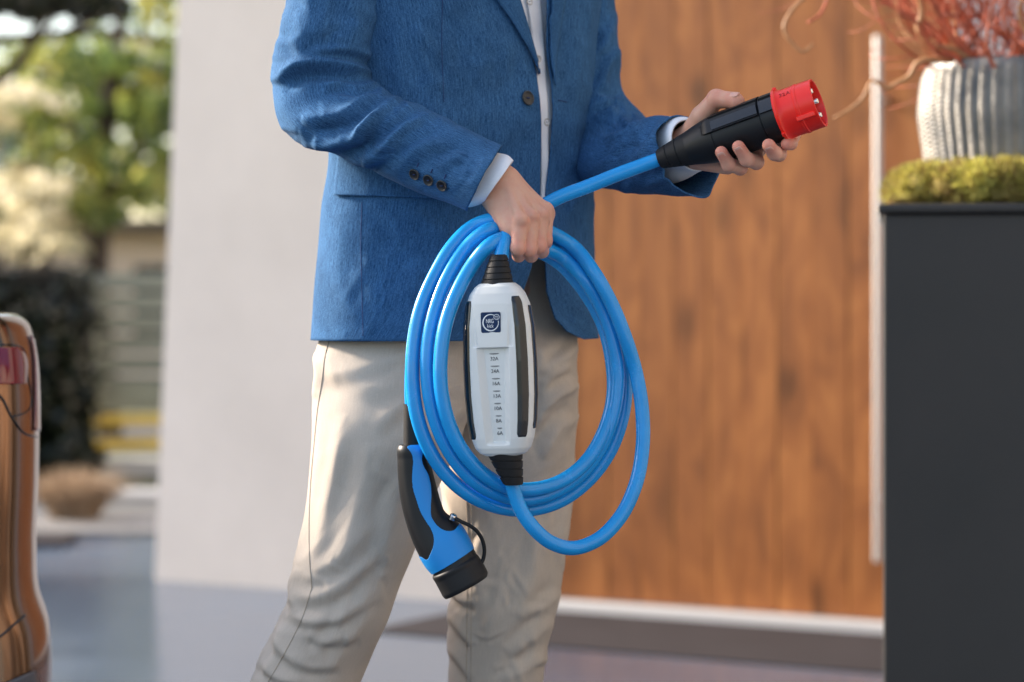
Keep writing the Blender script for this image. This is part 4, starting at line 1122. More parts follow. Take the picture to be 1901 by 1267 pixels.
edge_R = np.array([(-470, 890), (-420, 905), (-300, 880), (-150, 915), (-60, 940), (0, 961), (47, 974), (104, 988), (150, 998), (190, 1002), (290, 1003), (380, 1003), (440, 999), (500, 985), (560, 962), (600, 938), (630, 905)], float)
edge_L = np.array([(-470, 905), (-420, 930), (-300, 1000), (-150, 1012), (0, 1015), (117, 1017), (164, 1025), (220, 1027), (300, 1021), (380, 1015), (470, 1012), (540, 1018), (590, 1034), (615, 1054), (630, 1088)], float)
def phi_at(row, px):
    ph = np.linspace(-1.9, 1.9, 241); q = PX(ring_pt(row, ph))[:, 0]
    i0, i1 = q.argmin(), q.argmax()
    return np.interp(px, q[i0:i1 + 1], ph[i0:i1 + 1])
def panel(edge, sgn, NN=230, lift=0.0):
    V = np.zeros((MR, NN, 3))
    for i, row in enumerate(JR):
        px = np.interp(jpy[i], edge[:, 0], edge[:, 1])
        p0 = phi_at(row, px); p1 = sgn * math.pi
        s = np.linspace(0, 1, NN); s = s ** 1.15
        V[i] = ring_pt(row, p0 + (p1 - p0) * s)
    return V
VR_, VL_ = panel(edge_R, -1), panel(edge_L, +1)
VR_ = VR_[:, ::-1]                                        # keep the winding outward
VR_ = wobble(VR_, 0.0022, 0.16, 1, closed=False); VL_ = wobble(VL_, 0.0022, 0.16, 2, closed=False)
flR = 1.0 if (grid_normals(VR_, False)[130, 200] @ bf) > 0 else -1.0
flL = 1.0 if (grid_normals(VL_, False)[130, 20] @ bf) > 0 else -1.0
FOLD_R = [  # right front of the jacket as seen: soft drags from the button and below the arm
    ([(990, 185), (900, 215), (800, 235)], 26, 3.0, 0.4), ([(985, 205), (900, 290), (850, 360)], 24, 3.0, 0.5, -1),
    ([(960, 120), (890, 60), (820, -20)], 30, 3.5, 0.4), ([(735, 20), (745, 130), (760, 230)], 22, 4.0, 0.5),
    ([(790, 0), (800, 150), (830, 300)], 34, 3.0, 0.4), ([(700, 400), (690, 500), (700, 620)], 40, 4.0, 0.4),
    ([(830, 400), (840, 520), (830, 628)], 36, 4.5, 0.5), ([(640, 380), (632, 500), (640, 626)], 26, 4.0, 0.5), ([(905, 480), (910, 560), (890, 628)], 26, 3.5, 0.4),
    ([(770, 480), (765, 560), (770, 628)], 24, 3.0, 0.4)]
FOLD_L = [([(1060, 0), (1070, 150), (1065, 320)], 18, 3.0, 0.4), ([(1050, 380), (1060, 480), (1075, 620)], 20, 3.0, 0.5), ([(1030, 190), (1060, 230), (1095, 240)], 14, 2.0, 0.4), ([(1085, 330), (1088, 480), (1090, 600)], 14, 3.0, 0.4)]
FOLD_R += creases(41, 26, (640, 380, 960, 625), 85, 30, (50, 140), (8, 16), (0.8, 2.2)) + creases(42, 22, (720, -10, 990, 260), 60, 40, (40, 120), (8, 15), (0.8, 2.0))
FOLD_L += creases(43, 16, (1030, 0, 1100, 620), 85, 25, (40, 110), (6, 11), (0.8, 2.0))
VR_ = strokes(VR_, FOLD_R, False, flR); VL_ = strokes(VL_, FOLD_L, False, flL)
def joined(name, grids, mat_, parent, thick=0.002):
    V, Fc, UV, off = [], [], [], 0
    for G, closed in grids:
        M, N = G.shape[:2]; V.append(G.reshape(-1, 3)); Fc += [tuple(x) for x in grid_faces(M, N, closed, off)]; UV.append(grid_uv(G)); off += M * N
    o = link(name, mesh_np(name, np.vstack(V), Fc, np.vstack(UV)), mat_, parent)
    if thick:
        s = o.modifiers.new('thick', 'SOLIDIFY'); s.thickness = thick; s.offset = -1 
    return o
if flR < 0: VR_ = VR_[:, ::-1]
if flL < 0: VL_ = VL_[:, ::-1]
jacket = joined('jacket', [(VR_, False), (VL_, False)], MT['jacket'], person)
jb = bvh_of(jacket)

# right sleeve (photo left), bent at the elbow; rows: outer edge, inner edge, distance, depth radius
SR_ROWS = [(640, -330, 700, -360, 3.15, 0.060), (565, -240, 715, -240, 3.14, 0.085), (540, -110, 722, -110, 3.13, 0.078), (527, 0, 716, 0, 3.125, 0.074), (511, 85, 700, 62, 3.12, 0.073), (505, 160, 690, 118, 3.115, 0.073),
           (512, 225, 690, 146, 3.105, 0.074), (545, 262, 708, 166, 3.09, 0.073), (610, 288, 738, 184, 3.07, 0.070), (680, 316, 790, 202, 3.05, 0.066), (750, 346, 848, 236, 3.025, 0.061), (815, 372, 893, 258, 3.005, 0.056), (867, 391, 931, 272, 2.985, 0.052)]
VS = loft_pairs(SR_ROWS, 300, 220, 2.1)
VS = wobble(VS, 0.0022, 0.11, 5)
FOLD_S = [
    # deep folds fanning out from the inner elbow
    ([(696, 142), (645, 124), (590, 116), (540, 130), (512, 156)], 14, 14.0, 0.85, -1),
    ([(705, 112), (660, 96), (610, 92), (575, 100)], 10, 7.0, 0.7, -1),
    ([(700, 50), (650, 70), (590, 60), (535, 74)], 24, 5.0, 0.4, -1),
    ([(705, 158), (672, 160), (630, 152), (596, 160)], 9, 8.0, 0.9, -1),
    ([(725, 172), (680, 186), (640, 212), (560, 222)], 14, 9.0, 0.8, -1),
    ([(745, 184), (705, 206), (675, 240), (660, 270)], 11, 10.0, 0.9, -1),
    ([(792, 202), (745, 206), (705, 226), (650, 262), (585, 272)], 14, 10.0, 0.8, -1),
    ([(812, 216), (775, 226), (735, 250), (715, 282)], 9, 7.0, 0.9, -1),
    ([(846, 238), (800, 232), (760, 244), (720, 272), (670, 300)], 13, 9.0, 0.8, -1),
    ([(905, 268), (850, 250), (805, 258), (760, 285), (725, 318)], 18, 6.0, 0.7, -1),
    ([(868, 286), (838, 296), (812, 316)], 11, 4.0, 0.6, -1), ([(902, 296), (888, 322), (872, 352)], 10, 3.0, 0.6, 1),
    ([(520, 20), (560, 60), (575, 110)], 22, 4.0, 0.4), ([(640, -10), (660, 40), (640, 90)], 18, 5.0, 0.5), ([(590, -40), (578, 20), (600, 70)], 22, 5.0, 0.5),
    ([(524, 165), (540, 215), (585, 252)], 20, 4.0, 0.5), ([(560, 270), (620, 262), (660, 240)], 12, 5.0, 0.6), ([(640, 300), (700, 300), (745, 280)], 10, 4.0, 0.6)]
FOLD_S += creases(31, 26, (520, 90, 820, 300), 20, 35, (30, 80), (5, 9), (1.0, 2.6)) + creases(32, 12, (530, -10, 700, 90), 80, 40, (40, 100), (8, 14), (1.0, 2.4)) + creases(33, 10, (780, 260, 910, 370), 45, 50, (25, 60), (5, 8), (0.6, 1.5))
flS = 1.0 if grid_normals(VS)[150, 55, 1] < 0 else -1.0
VS = strokes(VS, FOLD_S, True, flS)
if flS < 0: VS = VS[:, ::-1]
sleeve_r = cloth_obj('sleeve', VS, MT['jacket'], jacket, thick=0.0022)
sb = bvh_of(sleeve_r)
# left sleeve (photo right)
SL_ROWS = [(1030, -330, 1090, -360, 3.40, 0.05), (1030, -220, 1130, -220, 3.385, 0.07), (1034, -80, 1137, -80, 3.375, 0.065), (1046, 0, 1140, 0, 3.37, 0.062), (1052, 100, 1148, 85, 3.36, 0.062), (1056, 210, 1152, 150, 3.34, 0.064, -8), (1066, 300, 1166, 186, 3.31, 0.066, -18),
           (1098, 345, 1190, 212, 3.25, 0.064, -30), (1150, 356, 1212, 221, 3.18, 0.060, -40), (1215, 357, 1238, 217, 3.105, 0.056, -48), (1286, 362, 1268, 212, 3.035, 0.052, -52)]
VK = loft_pairs(SL_ROWS, 260, 180, 2.1)
VK = wobble(VK, 0.002, 0.10, 6)
# the cuff vent: the lower edge runs out to a point
axk = VK[-1].mean(0) - VK[-20].mean(0); axk /= np.linalg.norm(axk)
thk = np.arange(180) / 180 * 2 * np.pi
low = np.exp(-((np.angle(np.exp(1j * (thk + 0.25)))) / 0.42) ** 2)
fk = np.clip((np.arange(260) - 205) / 54, 0, 1) ** 2
VK = VK + (axk * 0.016 + np.array([0, 0, -0.006]))[None, None] * (fk[:, None] * low[None, :])[..., None]
FOLD_K = [([(1150, 200), (1120, 215), (1100, 218)], 9, 5.0, 0.8), ([(1160, 185), (1135, 190), (1105, 180)], 10, 4.0, 0.6), ([(1190, 225), (1160, 250), (1120, 262)], 12, 5.0, 0.7), ([(1150, 90), (1130, 120), (1112, 170)], 12, 3.5, 0.5), ([(1235, 225), (1215, 260), (1180, 300)], 13, 4.0, 0.5), ([(1145, 20), (1130, 60), (1115, 100)], 12, 3.0, 0.4), ([(1262, 300), (1230, 330), (1190, 345)], 10, 3.0, 0.5)]
FOLD_K = [(f_[0], f_[1] * 0.8, f_[2] * 1.5, *f_[3:]) for f_ in FOLD_K] + creases(34, 16, (1100, 0, 1160, 230), 60, 40, (25, 60), (5, 9), (1.0, 2.5)) + creases(35, 18, (1110, 215, 1280, 350), 120, 30, (30, 80), (5, 9), (1.0, 2.8))
flK = 1.0 if grid_normals(VK)[100, 45, 1] < 0 else -1.0
VK = strokes(VK, FOLD_K, True, flK)
if flK < 0: VK = VK[:, ::-1]
sleeve_l = cloth_obj('sleeve', VK, MT['jacket'], jacket, thick=0.0022)

# lapels, rolled strips along the opening
lap_o = [(820, -330), (850, -200), (885, -80), (919, 0), (945, 38), (963, 69), (980, 95), (990, 115), (998, 146)]
lap_i = [(882, -330), (918, -150), (942, -60), (960, 0), (972, 40), (980, 69), (987, 95), (993, 118), (999.5, 148)]
patch('lapel', jb, lap_o, lap_i, 60, 10, 0.0042, MT['jacket'], jacket, 0.0026, 0.0018)
lap2_o = [(1120, -300), (1100, -180), (1068, -80), (1046, 0), (1038, 50), (1031, 95), (1028, 130), (1028, 158)]
lap2_i = [(1003, -300), (1013, -150), (1015.5, -60), (1016, 0), (1017, 50), (1018, 95), (1020.5, 130), (1026, 160)]
patch('lapel', jb, lap2_o, lap2_i, 60, 10, 0.0042, MT['jacket'], jacket, 0.0026, 0.0016)
# pocket flap and chest dart seam
patch('pocket_flap', jb, [(632, 292), (629, 320), (626, 345), (625, 364)], [(900, 302), (898, 330), (896, 352), (894, 372)], 24, 60, 0.0030, MT['jacket'], jacket, 0.0026)
def seam_line(bvh, pts, r, mt, parent, name='seam', lift=0.0, n=60):
    Q = [hit(bvh, x, y, lift)[0] for x, y in catmull(pts, n)]; Q = [q for q in Q if q is not None]
    Q = [Q[0]] + [b for a, b in zip(Q, Q[1:]) if 1e-4 < np.linalg.norm(b - a) < 0.05]
    if len(Q) > 3: return tube_obj(name, Q, r, mt, parent, N=6)
seam_line(jb, [(672, 376), (670, 450), (672, 540), (674, 624)], 0.0005, MT['stitch_blue'], jacket)
seam_line(jb, [(822, -20), (820, 80), (824, 190)], 0.0005, MT['stitch_blue'], jacket)
# buttons
def button(c, n, r, parent, m1, m2, name='button'):
    n = n / np.linalg.norm(n); u = np.cross(n, [0, 0, 1.0]); u /= np.linalg.norm(u); v = np.cross(n, u)
    o = lathe([(0.0, 0.3 * r), (0.0002, r * 0.9), (0.0012, r), (0.0024, r * 0.96), (0.0026, r * 0.86), (0.0020, r * 0.74), (0.0016, r * 0.4), (0.0016, 0.0004)], 32, (c, n, u, v), name, m1, parent)
    ring = lathe([(0.0019, r * 1.005), (0.0026, r * 0.97), (0.0028, r * 0.9), (0.0023, r * 0.86)], 32, (c, n, u, v), 'rim', m2, o, capends=False)
    for k in range(4):
        a = math.pi / 4 + k * math.pi / 2; q = c + n * 0.0017 + (u * math.cos(a) + v * math.sin(a)) * r * 0.2
        V, f, uv = tube([q - n * 0.0004, q + n * 0.0005], r * 0.1, 8); 
    tq = [c + n * 0.0018 + u * r * 0.24, c + n * 0.0024, c + n * 0.0018 - u * r * 0.24]
    tube_obj('thread', tq, r * 0.09, MT['stitch_blue'], o, N=6, M=8)
    return o
c, n = hit(jb, 978, 183, 0.001); button(c, n, 0.0098, jacket, MT['button'], MT['button_rim'])
for x, y in ((771, 323), (797, 334), (822, 344)):
    c, n = hit(sb, x, y, 0.0008); button(c, n, 0.0074, jacket, MT['button'], MT['button_rim'])
    seam_line(sb, [(x + 3, y - 12), (x + 6, y - 20)], 0.0008, MT['stitch_blue'], jacket, 'buttonhole', 0.0003, 8)
seam_line(jb, [(1036, 187), (1044, 188), (1052, 190)], 0.0008, MT['stitch_blue'], jacket, 'buttonhole', 0.0003, 10)

# ------------------------------------------------------------------ shirt
S_ROWS = [(-480, 800, 905), (-440, 760, 940), (-400, 700, 1000), (-330, 640, 1060), (-200, 630, 1080), (0, 640, 1080), (200, 640, 1078), (390, 632, 1082), (440, 640, 1078)]
SRG = torso_rings(S_ROWS, 120, 0)
VSH = np.array([ring_pt(r_, np.arange(200) / 200 * 2 * np.pi) for r_ in SRG])
VSH = wobble(VSH, 0.0018, 0.07, 9)
if (grid_normals(VSH)[60, 0] @ bf) < 0: VSH = VSH[:, ::-1]
shirt = cloth_obj('shirt', VSH, MT['shirt'], person, thick=0.001)
shb = bvh_of(shirt)
patch('placket', shb, [(948, -200), (962, -80), (975, 0), (985, 70), (993, 150), (1000, 230), (1002, 310), (1000, 420)], [(985, -200), (992, -80), (1000, 0), (1006, 70), (1010, 150), (1014, 230), (1014, 310), (1012, 420)], 60, 8, 0.0022, MT['shirt'], shirt, 0.002)
for x, y in ((979, 4), (995, 110), (1011, 227)):
    c, n = hit(shb, x, y, 0.0024)
    if c is not None: button(c, n, 0.0052, shirt, MT['pearl'], MT['pearl'])
# cuffs
CF = loft_pairs([(835, 372, 900, 282, 2.995, 0.036), (868, 385, 928, 284, 2.985, 0.036), (888, 381, 945, 290, 2.978, 0.036), (899, 376, 953, 299, 2.974, 0.035)], 50, 120, 2.15)
CF = wobble(CF, 0.0006, 0.05, 12)
if grid_normals(CF)[25, 30, 1] > 0: CF = CF[:, ::-1]
cloth_obj('cuff', CF, MT['shirt'], shirt, thick=0.0018)
CL = loft_pairs([(1230, 345, 1228, 228, 3.11, 0.036, -50), (1262, 335, 1252, 216, 3.06, 0.036, -52), (1284, 322, 1268, 217, 3.035, 0.036, -54), (1295, 318, 1278, 222, 3.02, 0.035, -54)], 50, 120, 2.1)
if grid_normals(CL)[25, 30, 1] > 0: CL = CL[:, ::-1]
cloth_obj('cuff', CL, MT['shirt'], shirt, thick=0.0018)
# collar (above the frame)
col_ = np.array([[bp_(0.075 * math.cos(a) + 0.01, 0.068 * math.sin(a), 1.565 + hz_ - 0.02 * math.cos(a)) * 1.0 for a in np.linspace(-2.9, 2.9, 60)] for hz_ in (0, 0.02, 0.045)])
cloth_obj('collar', col_, MT['shirt'], shirt, closed=False, thick=0.002)

# ------------------------------------------------------------------ trousers
LEG_R = [(640, 420, 905, 420, 3.24, 0.085), (625, 520, 900, 520, 3.225, 0.088), (603, 600, 893, 600, 3.205, 0.094), (584, 655, 886, 660, 3.19, 0.10), (582, 720, 880, 730, 3.18, 0.105), (578, 800, 858, 810, 3.16, 0.106), (572, 900, 818, 905, 3.155, 0.098), (562, 985, 780, 995, 3.15, 0.092), (545, 1060, 748, 1070, 3.148, 0.088), (525, 1125, 722, 1140, 3.15, 0.085), (492, 1195, 695, 1200, 3.16, 0.082), (462, 1267, 664, 1275, 3.17, 0.08),
         (428, 1370, 612, 1390, 3.18, 0.076), (390, 1520, 560, 1530, 3.195, 0.072), (360, 1680, 535, 1690, 3.21, 0.07), (358, 1790, 545, 1800, 3.22, 0.075)]
LEG_L = [(800, 420, 1040, 420, 3.32, 0.065), (800, 520, 1060, 520, 3.325, 0.072), (802, 600, 1070, 600, 3.32, 0.09), (806, 660, 1071, 660, 3.305, 0.115), (810, 720, 1075, 715, 3.305, 0.11), (812, 800, 1071, 800, 3.305, 0.105), (815, 900, 1065, 895, 3.305, 0.10), (823, 970, 1058, 970, 3.305, 0.096), (828, 1060, 1047, 1055, 3.30, 0.09), (830, 1130, 1034, 1130, 3.30, 0.086), (831, 1200, 1020, 1200, 3.31, 0.083), (833, 1267, 1011, 1267, 3.32, 0.081),
         (840, 1400, 1005, 1400, 3.33, 0.076), (848, 1560, 1003, 1560, 3.335, 0.072), (848, 1720, 1008, 1720, 3.335, 0.072), (846, 1765, 1012, 1765, 3.335, 0.075)]
VT1, VT2 = loft_pairs(LEG_R, 300, 240, 2.1), loft_pairs(LEG_L, 280, 220, 2.1)
VT1 = wobble(VT1, 0.0022, 0.13, 15); VT2 = wobble(VT2, 0.0022, 0.13, 16)
FOLD_T1 = [
    ([(600, 660), (640, 700), (700, 720), (760, 715)], 20, 3.5, 0.5), ([(590, 700), (650, 690), (720, 670), (800, 660)], 16, 3.0, 0.6),
    ([(872, 715), (810, 722), (750, 750), (690, 800)], 16, 5.0, 0.7, -1), ([(872, 745), (820, 785), (770, 850), (735, 930)], 18, 6.0, 0.8, -1), ([(860, 690), (780, 688), (720, 700)], 10, 3.5, 0.7),
    ([(690, 820), (675, 900), (650, 990), (625, 1060)], 24, 6.0, 0.6), ([(640, 770), (622, 880), (600, 980), (580, 1050)], 18, 5.5, 0.6), ([(745, 890), (722, 980), (700, 1050)], 18, 4.5, 0.7),
    ([(585, 650), (590, 690), (584, 740)], 9, 5.0, 0.8),
    # breaks over the knee, running in from the outer side
    ([(548, 1070), (590, 1060), (650, 1020), (700, 960)], 18, 4.5, 0.6), ([(540, 1102), (580, 1108), (640, 1080), (700, 1020)], 15, 5.5, 0.8), ([(528, 1128), (562, 1150), (620, 1150), (690, 1100)], 12, 5.0, 0.9),
    ([(556, 1165), (600, 1186), (665, 1172)], 12, 4.0, 0.8), ([(505, 1170), (530, 1212), (575, 1236), (630, 1230)], 12, 5.0, 0.9), ([(478, 1225), (512, 1256), (560, 1268)], 10, 4.5, 0.9),
    ([(552, 1050), (541, 1095), (550, 1140)], 9, 5.0, 0.9), ([(530, 1140), (516, 1195), (494, 1258)], 10, 4.5, 0.9), ([(700, 1080), (670, 1150), (630, 1215), (600, 1266)], 18, 5.0, 0.6), ([(650, 1110), (625, 1170), (580, 1225)], 13, 4.0, 0.8)]
FOLD_T1 += creases(51, 12, (590, 650, 840, 900), 30, 60, (40, 110), (7, 13), (0.4, 1.2)) + creases(52, 26, (500, 1040, 720, 1260), 25, 45, (25, 80), (5, 9), (0.6, 1.7)) + creases(53, 8, (580, 860, 770, 1060), 105, 25, (50, 140), (9, 15), (0.6, 1.4))
FOLD_T2 = [
    ([(1072, 636), (1045, 668), (1012, 700)], 12, 6.0, 0.8), ([(1074, 716), (1040, 728), (1008, 758), (992, 800)], 14, 9.0, 0.9), ([(1072, 768), (1032, 800), (1004, 850)], 13, 7.0, 0.8), ([(1060, 680), (1030, 700), (1000, 735)], 9, 5.0, 0.9),
    ([(1000, 640), (1010, 700), (1000, 760)], 14, 5.0, 0.6), ([(1000, 960), (990, 1060), (960, 1150)], 20, 5.0, 0.6), ([(900, 960), (890, 1060), (900, 1160)], 18, 4.0, 0.6), ([(950, 1060), (920, 1130), (900, 1200)], 14, 4.0, 0.7),
    ([(834, 1086), (856, 1114), (884, 1116)], 9, 6.0, 0.9), ([(834, 1140), (858, 1172), (880, 1200)], 10, 5.0, 0.8), ([(832, 1200), (856, 1230), (876, 1262)], 10, 4.5, 0.9), ([(1028, 1150), (990, 1180), (950, 1215)], 14, 5.0, 0.8), ([(1018, 1205), (985, 1235), (930, 1262)], 13, 4.5, 0.8), ([(1042, 1095), (1000, 1130), (958, 1138)], 13, 4.5, 0.8),
    ([(818, 880), (835, 930), (852, 1000)], 9, 5.0, 0.8), ([(1066, 850), (1052, 940), (1042, 1030)], 12, 4.0, 0.7), ([(1048, 880), (1015, 920), (985, 930)], 10, 4.0, 0.8)]
FOLD_T2 += creases(54, 26, (990, 640, 1070, 900), 120, 40, (30, 80), (6, 10), (0.6, 1.8)) + creases(55, 26, (840, 1040, 1040, 1260), 10, 45, (25, 80), (4, 8), (0.8, 2.6)) + creases(56, 18, (880, 900, 1040, 1080), 100, 25, (50, 120), (6, 11), (0.8, 1.8))
flT = 1.0 if grid_normals(VT1)[150, 60, 1] < 0 else -1.0
VT1 = strokes(VT1, FOLD_T1, True, flT); VT2 = strokes(VT2, FOLD_T2, True, flT)
if flT < 0: VT1, VT2 = VT1[:, ::-1], VT2[:, ::-1]
trousers = joined('trousers', [(VT1, True), (VT2, True)], MT['trouser'], person, thick=0.0018)
tb = bvh_of(trousers)
seam_line(tb, [(611, 634), (604, 660), (599, 700), (590, 760), (583, 830), (577, 900), (574, 980), (575, 1040), (579, 1092)], 0.0008, MT['seam'], trousers, lift=0.0003, n=120)
seam_line(tb, [(579, 1092), (560, 1150), (530, 1210), (498, 1266)], 0.0007, MT['seam'], trousers, lift=0.0002, n=60)
seam_line(tb, [(866, 925), (869, 1000), (868, 1080), (867, 1160), (866, 1268)], 0.0008, MT['seam'], trousers, lift=0.0003, n=90)
seam_line(tb, [(874, 925), (877, 1000), (876, 1080), (875, 1160), (874, 1268)], 0.0006, MT['seam'], trousers, lift=0.0002, n=90)
# belt under the jacket
BR = torso_rings([(395, 640, 1080), (425, 640, 1080)], 6, 0)
VB = np.array([ring_pt(r_, np.arange(160) / 160 * 2 * np.pi) for r_ in BR])
if (grid_normals(VB)[3, 0] @ bf) < 0: VB = VB[:, ::-1]
cloth_obj('belt', VB, MT['belt'], trousers, thick=0.003)
# shoes
for a_ in (AN_R, AN_L):
    def sh_sdf(p, a_=a_):
        g = a_ * [1, 1, 0]
        d = rcone(p, g + np.array([0, 0, 0.045]) - bf * 0.03, g + np.array([0, 0, 0.04]) + bf * 0.13, 0.043, 0.044)
        d = smin(d, rcone(p, g + np.array([0, 0, 0.04]) + bf * 0.1, g + np.array([0, 0, 0.028]) + bf * 0.19, 0.046, 0.026), 0.02)
        d = smin(d, rcone(p, g + np.array([0, 0, 0.06]), g + np.array([0, 0, 0.11]), 0.046, 0.044), 0.02)
        return np.maximum(d, -(p[:, 2] - 0.003))
    Vs, Fs = surface_nets(sh_sdf, a_ * [1, 1, 0] + [-0.25, -0.28, -0.02], a_ * [1, 1, 0] + [0.25, 0.2, 0.17], 0.007)
    link('shoe', mesh_np('shoe', Vs, Fs), MT['shoe'], person)
# ------------------------------------------------------------------ mobile charger: cable, control box, vehicle connector, red plug
charger = empty('charging_cable', (0.0, 2.95, 0.2), label='coiled blue charging cable with white control box, red plug and vehicle connector', category='charging cable')
charger.location = (0, 0, 0)
RC = 0.0089
def path(rows): return np.array([P(x, y, Y) for x, y, Y in rows])
# short lead: plug -> through the fist -> top of the box
u_ax = (A1 - A0) / np.linalg.norm(A1 - A0)
lead = np.vstack([[A0 + u_ax * 0.02, A0 - u_ax * 0.01], path([(1150, 323, 3.004), (1090, 347, 3.004), (1040, 366, 3.000), (1005, 384, 2.998), (972, 402, 2.985), (948, 424, 2.962), (938, 446, 2.946), (932, 470, 2.935), (928, 500, 2.930)])])
tube_obj('cable', lead, RC, MT['cable'], charger, N=20, M=160)
# long lead: bottom of the box -> big loop -> coil -> vehicle connector
fist = [(1030, 440, 2.975), (1000, 428, 2.975), (965, 422, 2.978), (932, 412, 2.985)]
long_rows = [(942, 870, 2.930), (952, 905, 2.930), (966, 945, 2.928), (990, 980, 2.925), (1022, 1007, 2.925), (1062, 1018, 2.928), (1108, 1003, 2.932), (1150, 962, 2.937), (1180, 900, 2.942), (1193, 830, 2.946), (1192, 760, 2.948), (1180, 690, 2.948), (1162, 630, 2.948), (1138, 570, 2.952), (1102, 505, 2.962), (1062, 456, 2.972), (1026, 434, 2.982), (990, 420, 2.988), (950, 410, 2.990), (915, 408, 2.990),
    # first turn: outer strand on the left
    (880, 420, 2.992), (842, 455, 2.993), (808, 510, 2.993), (782, 570, 2.993), (768, 640, 2.992), (766, 710, 2.990), (775, 775, 2.988), (797, 835, 2.987), (834, 888, 2.986), (880, 924, 2.986), (930, 943, 2.988), (985, 946, 2.990), (1040, 930, 2.990), (1092, 892, 2.988), (1132, 838, 2.986), (1155, 775, 2.984), (1162, 710, 2.984), (1155, 640, 2.986), (1134, 570, 2.990), (1098, 508, 2.996), (1060, 470, 3.000), (1024, 452, 3.000), (985, 436, 2.996), (945, 424, 2.994),
    # second turn
    (905, 428, 2.980), (868, 458, 2.979), (835, 508, 2.978), (808, 575, 2.977), (794, 645, 2.976), (795, 715, 2.975), (808, 780, 2.974), (834, 838, 2.973), (872, 886, 2.972), (920, 916, 2.972), (975, 928, 2.972), (1028, 914, 2.972), (1078, 880, 2.970), (1116, 828, 2.968), (1139, 768, 2.966), (1147, 705, 2.966), (1140, 640, 2.968), (1118, 575, 2.974), (1082, 515, 2.980), (1044, 478, 2.984), (1010, 462, 2.982), (970, 446, 2.976), (938, 442, 2.972),
    # third, innermost turn
    (908, 456, 2.962), (880, 488, 2.960), (850, 540, 2.959), (828, 600, 2.958), (818, 665, 2.957), (820, 730, 2.956), (835, 790, 2.955), (862, 842, 2.954), (898, 880, 2.954), (945, 906, 2.955), (995, 908, 2.957), (1045, 892, 2.960), (1090, 855, 2.963), (1122, 800, 2.966), (1138, 740, 2.972), (1136, 670, 2.984), (1118, 600, 3.000), (1080, 535, 3.010), (1040, 490, 3.014), (990, 462, 3.014), (930, 455, 3.012),
    # the end that drops behind to the connector
    (880, 470, 3.014), (830, 520, 3.014), (790, 590, 3.013), (768, 660, 3.010), (764, 720, 3.014), (765, 760, 3.016), (766, 800, 3.017)]
def swing(rows):      # the coil hangs in the plane of the grip: its right side is farther away
    return [(x, y, Y + (x - 950) * 0.00028 if y > 480 or x < 900 else Y + (x - 950) * 0.00045 - 0.012 * math.exp(-((x - 945) / 40) ** 2)) for x, y, Y in rows]
long_rows = long_rows[:12] + swing(long_rows[12:])
long_rows = [(x, y, Y + (0.0 if i > 11 else 0.067 * (i / 11.0) ** 1.2)) for i, (x, y, Y) in enumerate(long_rows)]
tube_obj('cable', path(long_rows), RC, MT['cable'], charger, N=20, M=1500)

# --- control box
BC = P(929, 686, 2.930)
yaw = R(-17.0); tilt = R(2.2)
bx_n = np.array([math.sin(yaw), -math.cos(yaw), 0.0])               # front
bx_d = np.array([math.sin(tilt) * math.cos(yaw), math.sin(tilt) * math.sin(yaw), -math.cos(tilt)])   # down along the box
bx_d /= np.linalg.norm(bx_d); bx_r = np.cross(bx_d, bx_n) * -1.0; bx_r /= np.linalg.norm(bx_r)
if bx_r[0] < 0: bx_r = -bx_r
bx_n = np.cross(bx_r, bx_d); bx_n = bx_n if bx_n[1] < 0 else -bx_n
control = empty('control_box'); control.parent = charger
BL = 0.2085                                                          # shell length
def bwid(t):   # half width, half depth along the shell, t 0..1
    w = np.interp(t, [0, 0.02, 0.06, 0.12, 0.25, 0.45, 0.65, 0.8, 0.9, 0.955, 0.985, 1.0], [0.0215, 0.0270, 0.0335, 0.0385, 0.0425, 0.0440, 0.0436, 0.0412, 0.0378, 0.0335, 0.0282, 0.0215])
    d = np.interp(t, [0, 0.02, 0.06, 0.12, 0.25, 0.45, 0.65, 0.8, 0.9, 0.955, 0.985, 1.0], [0.0160, 0.0195, 0.0225, 0.0250, 0.0270, 0.0278, 0.0275, 0.0262, 0.0245, 0.0225, 0.0195, 0.0155])
    return w, d
def box_at(x, t, y): return BC + bx_r * x + bx_d * (t - 0.5) * BL + bx_n * y
def sstep(a, b, x): u = np.clip((x - a) / (b - a), 0, 1); return u * u * (3 - 2 * u)
def shell_pt(t, th, lift=0.0):
    w, d = bwid(t)
    x = w * sgnpow(np.cos(th), 2 / 2.9); y = d * sgnpow(np.sin(th), 2 / 2.9)
    return x, y
def channel(x, t):
    """front relief: logo plate standing level, sloping channel with the current marks below it"""
    hw_top, hw_bot = 0.0225, 0.0155
    hw = np.interp(t, [0.22, 0.92], [hw_top, hw_bot])
    xc = np.interp(t, [0.2, 0.95], [-0.001, 0.001])
    side = np.clip((hw - np.abs(x - xc)) / 0.008, 0, 1)
    start = sstep(0.371, 0.376, t); end = 1 - sstep(0.915, 0.94, t)
    ch = -0.0078 * side * start * end
    # shallow facets beside the logo plate
    plate = -0.0016 * sstep(0.10, 0.36, t) * (1 - sstep(0.36, 0.372, t)) * (sstep(hw - 0.003, hw, np.abs(x - xc)) * (1 - sstep(hw + 0.002, hw + 0.006, np.abs(x - xc))))
    return ch + plate
MB_, NB_ = 340, 300
ts = np.linspace(0, 1, MB_); ths = np.arange(NB_) / NB_ * 2 * np.pi
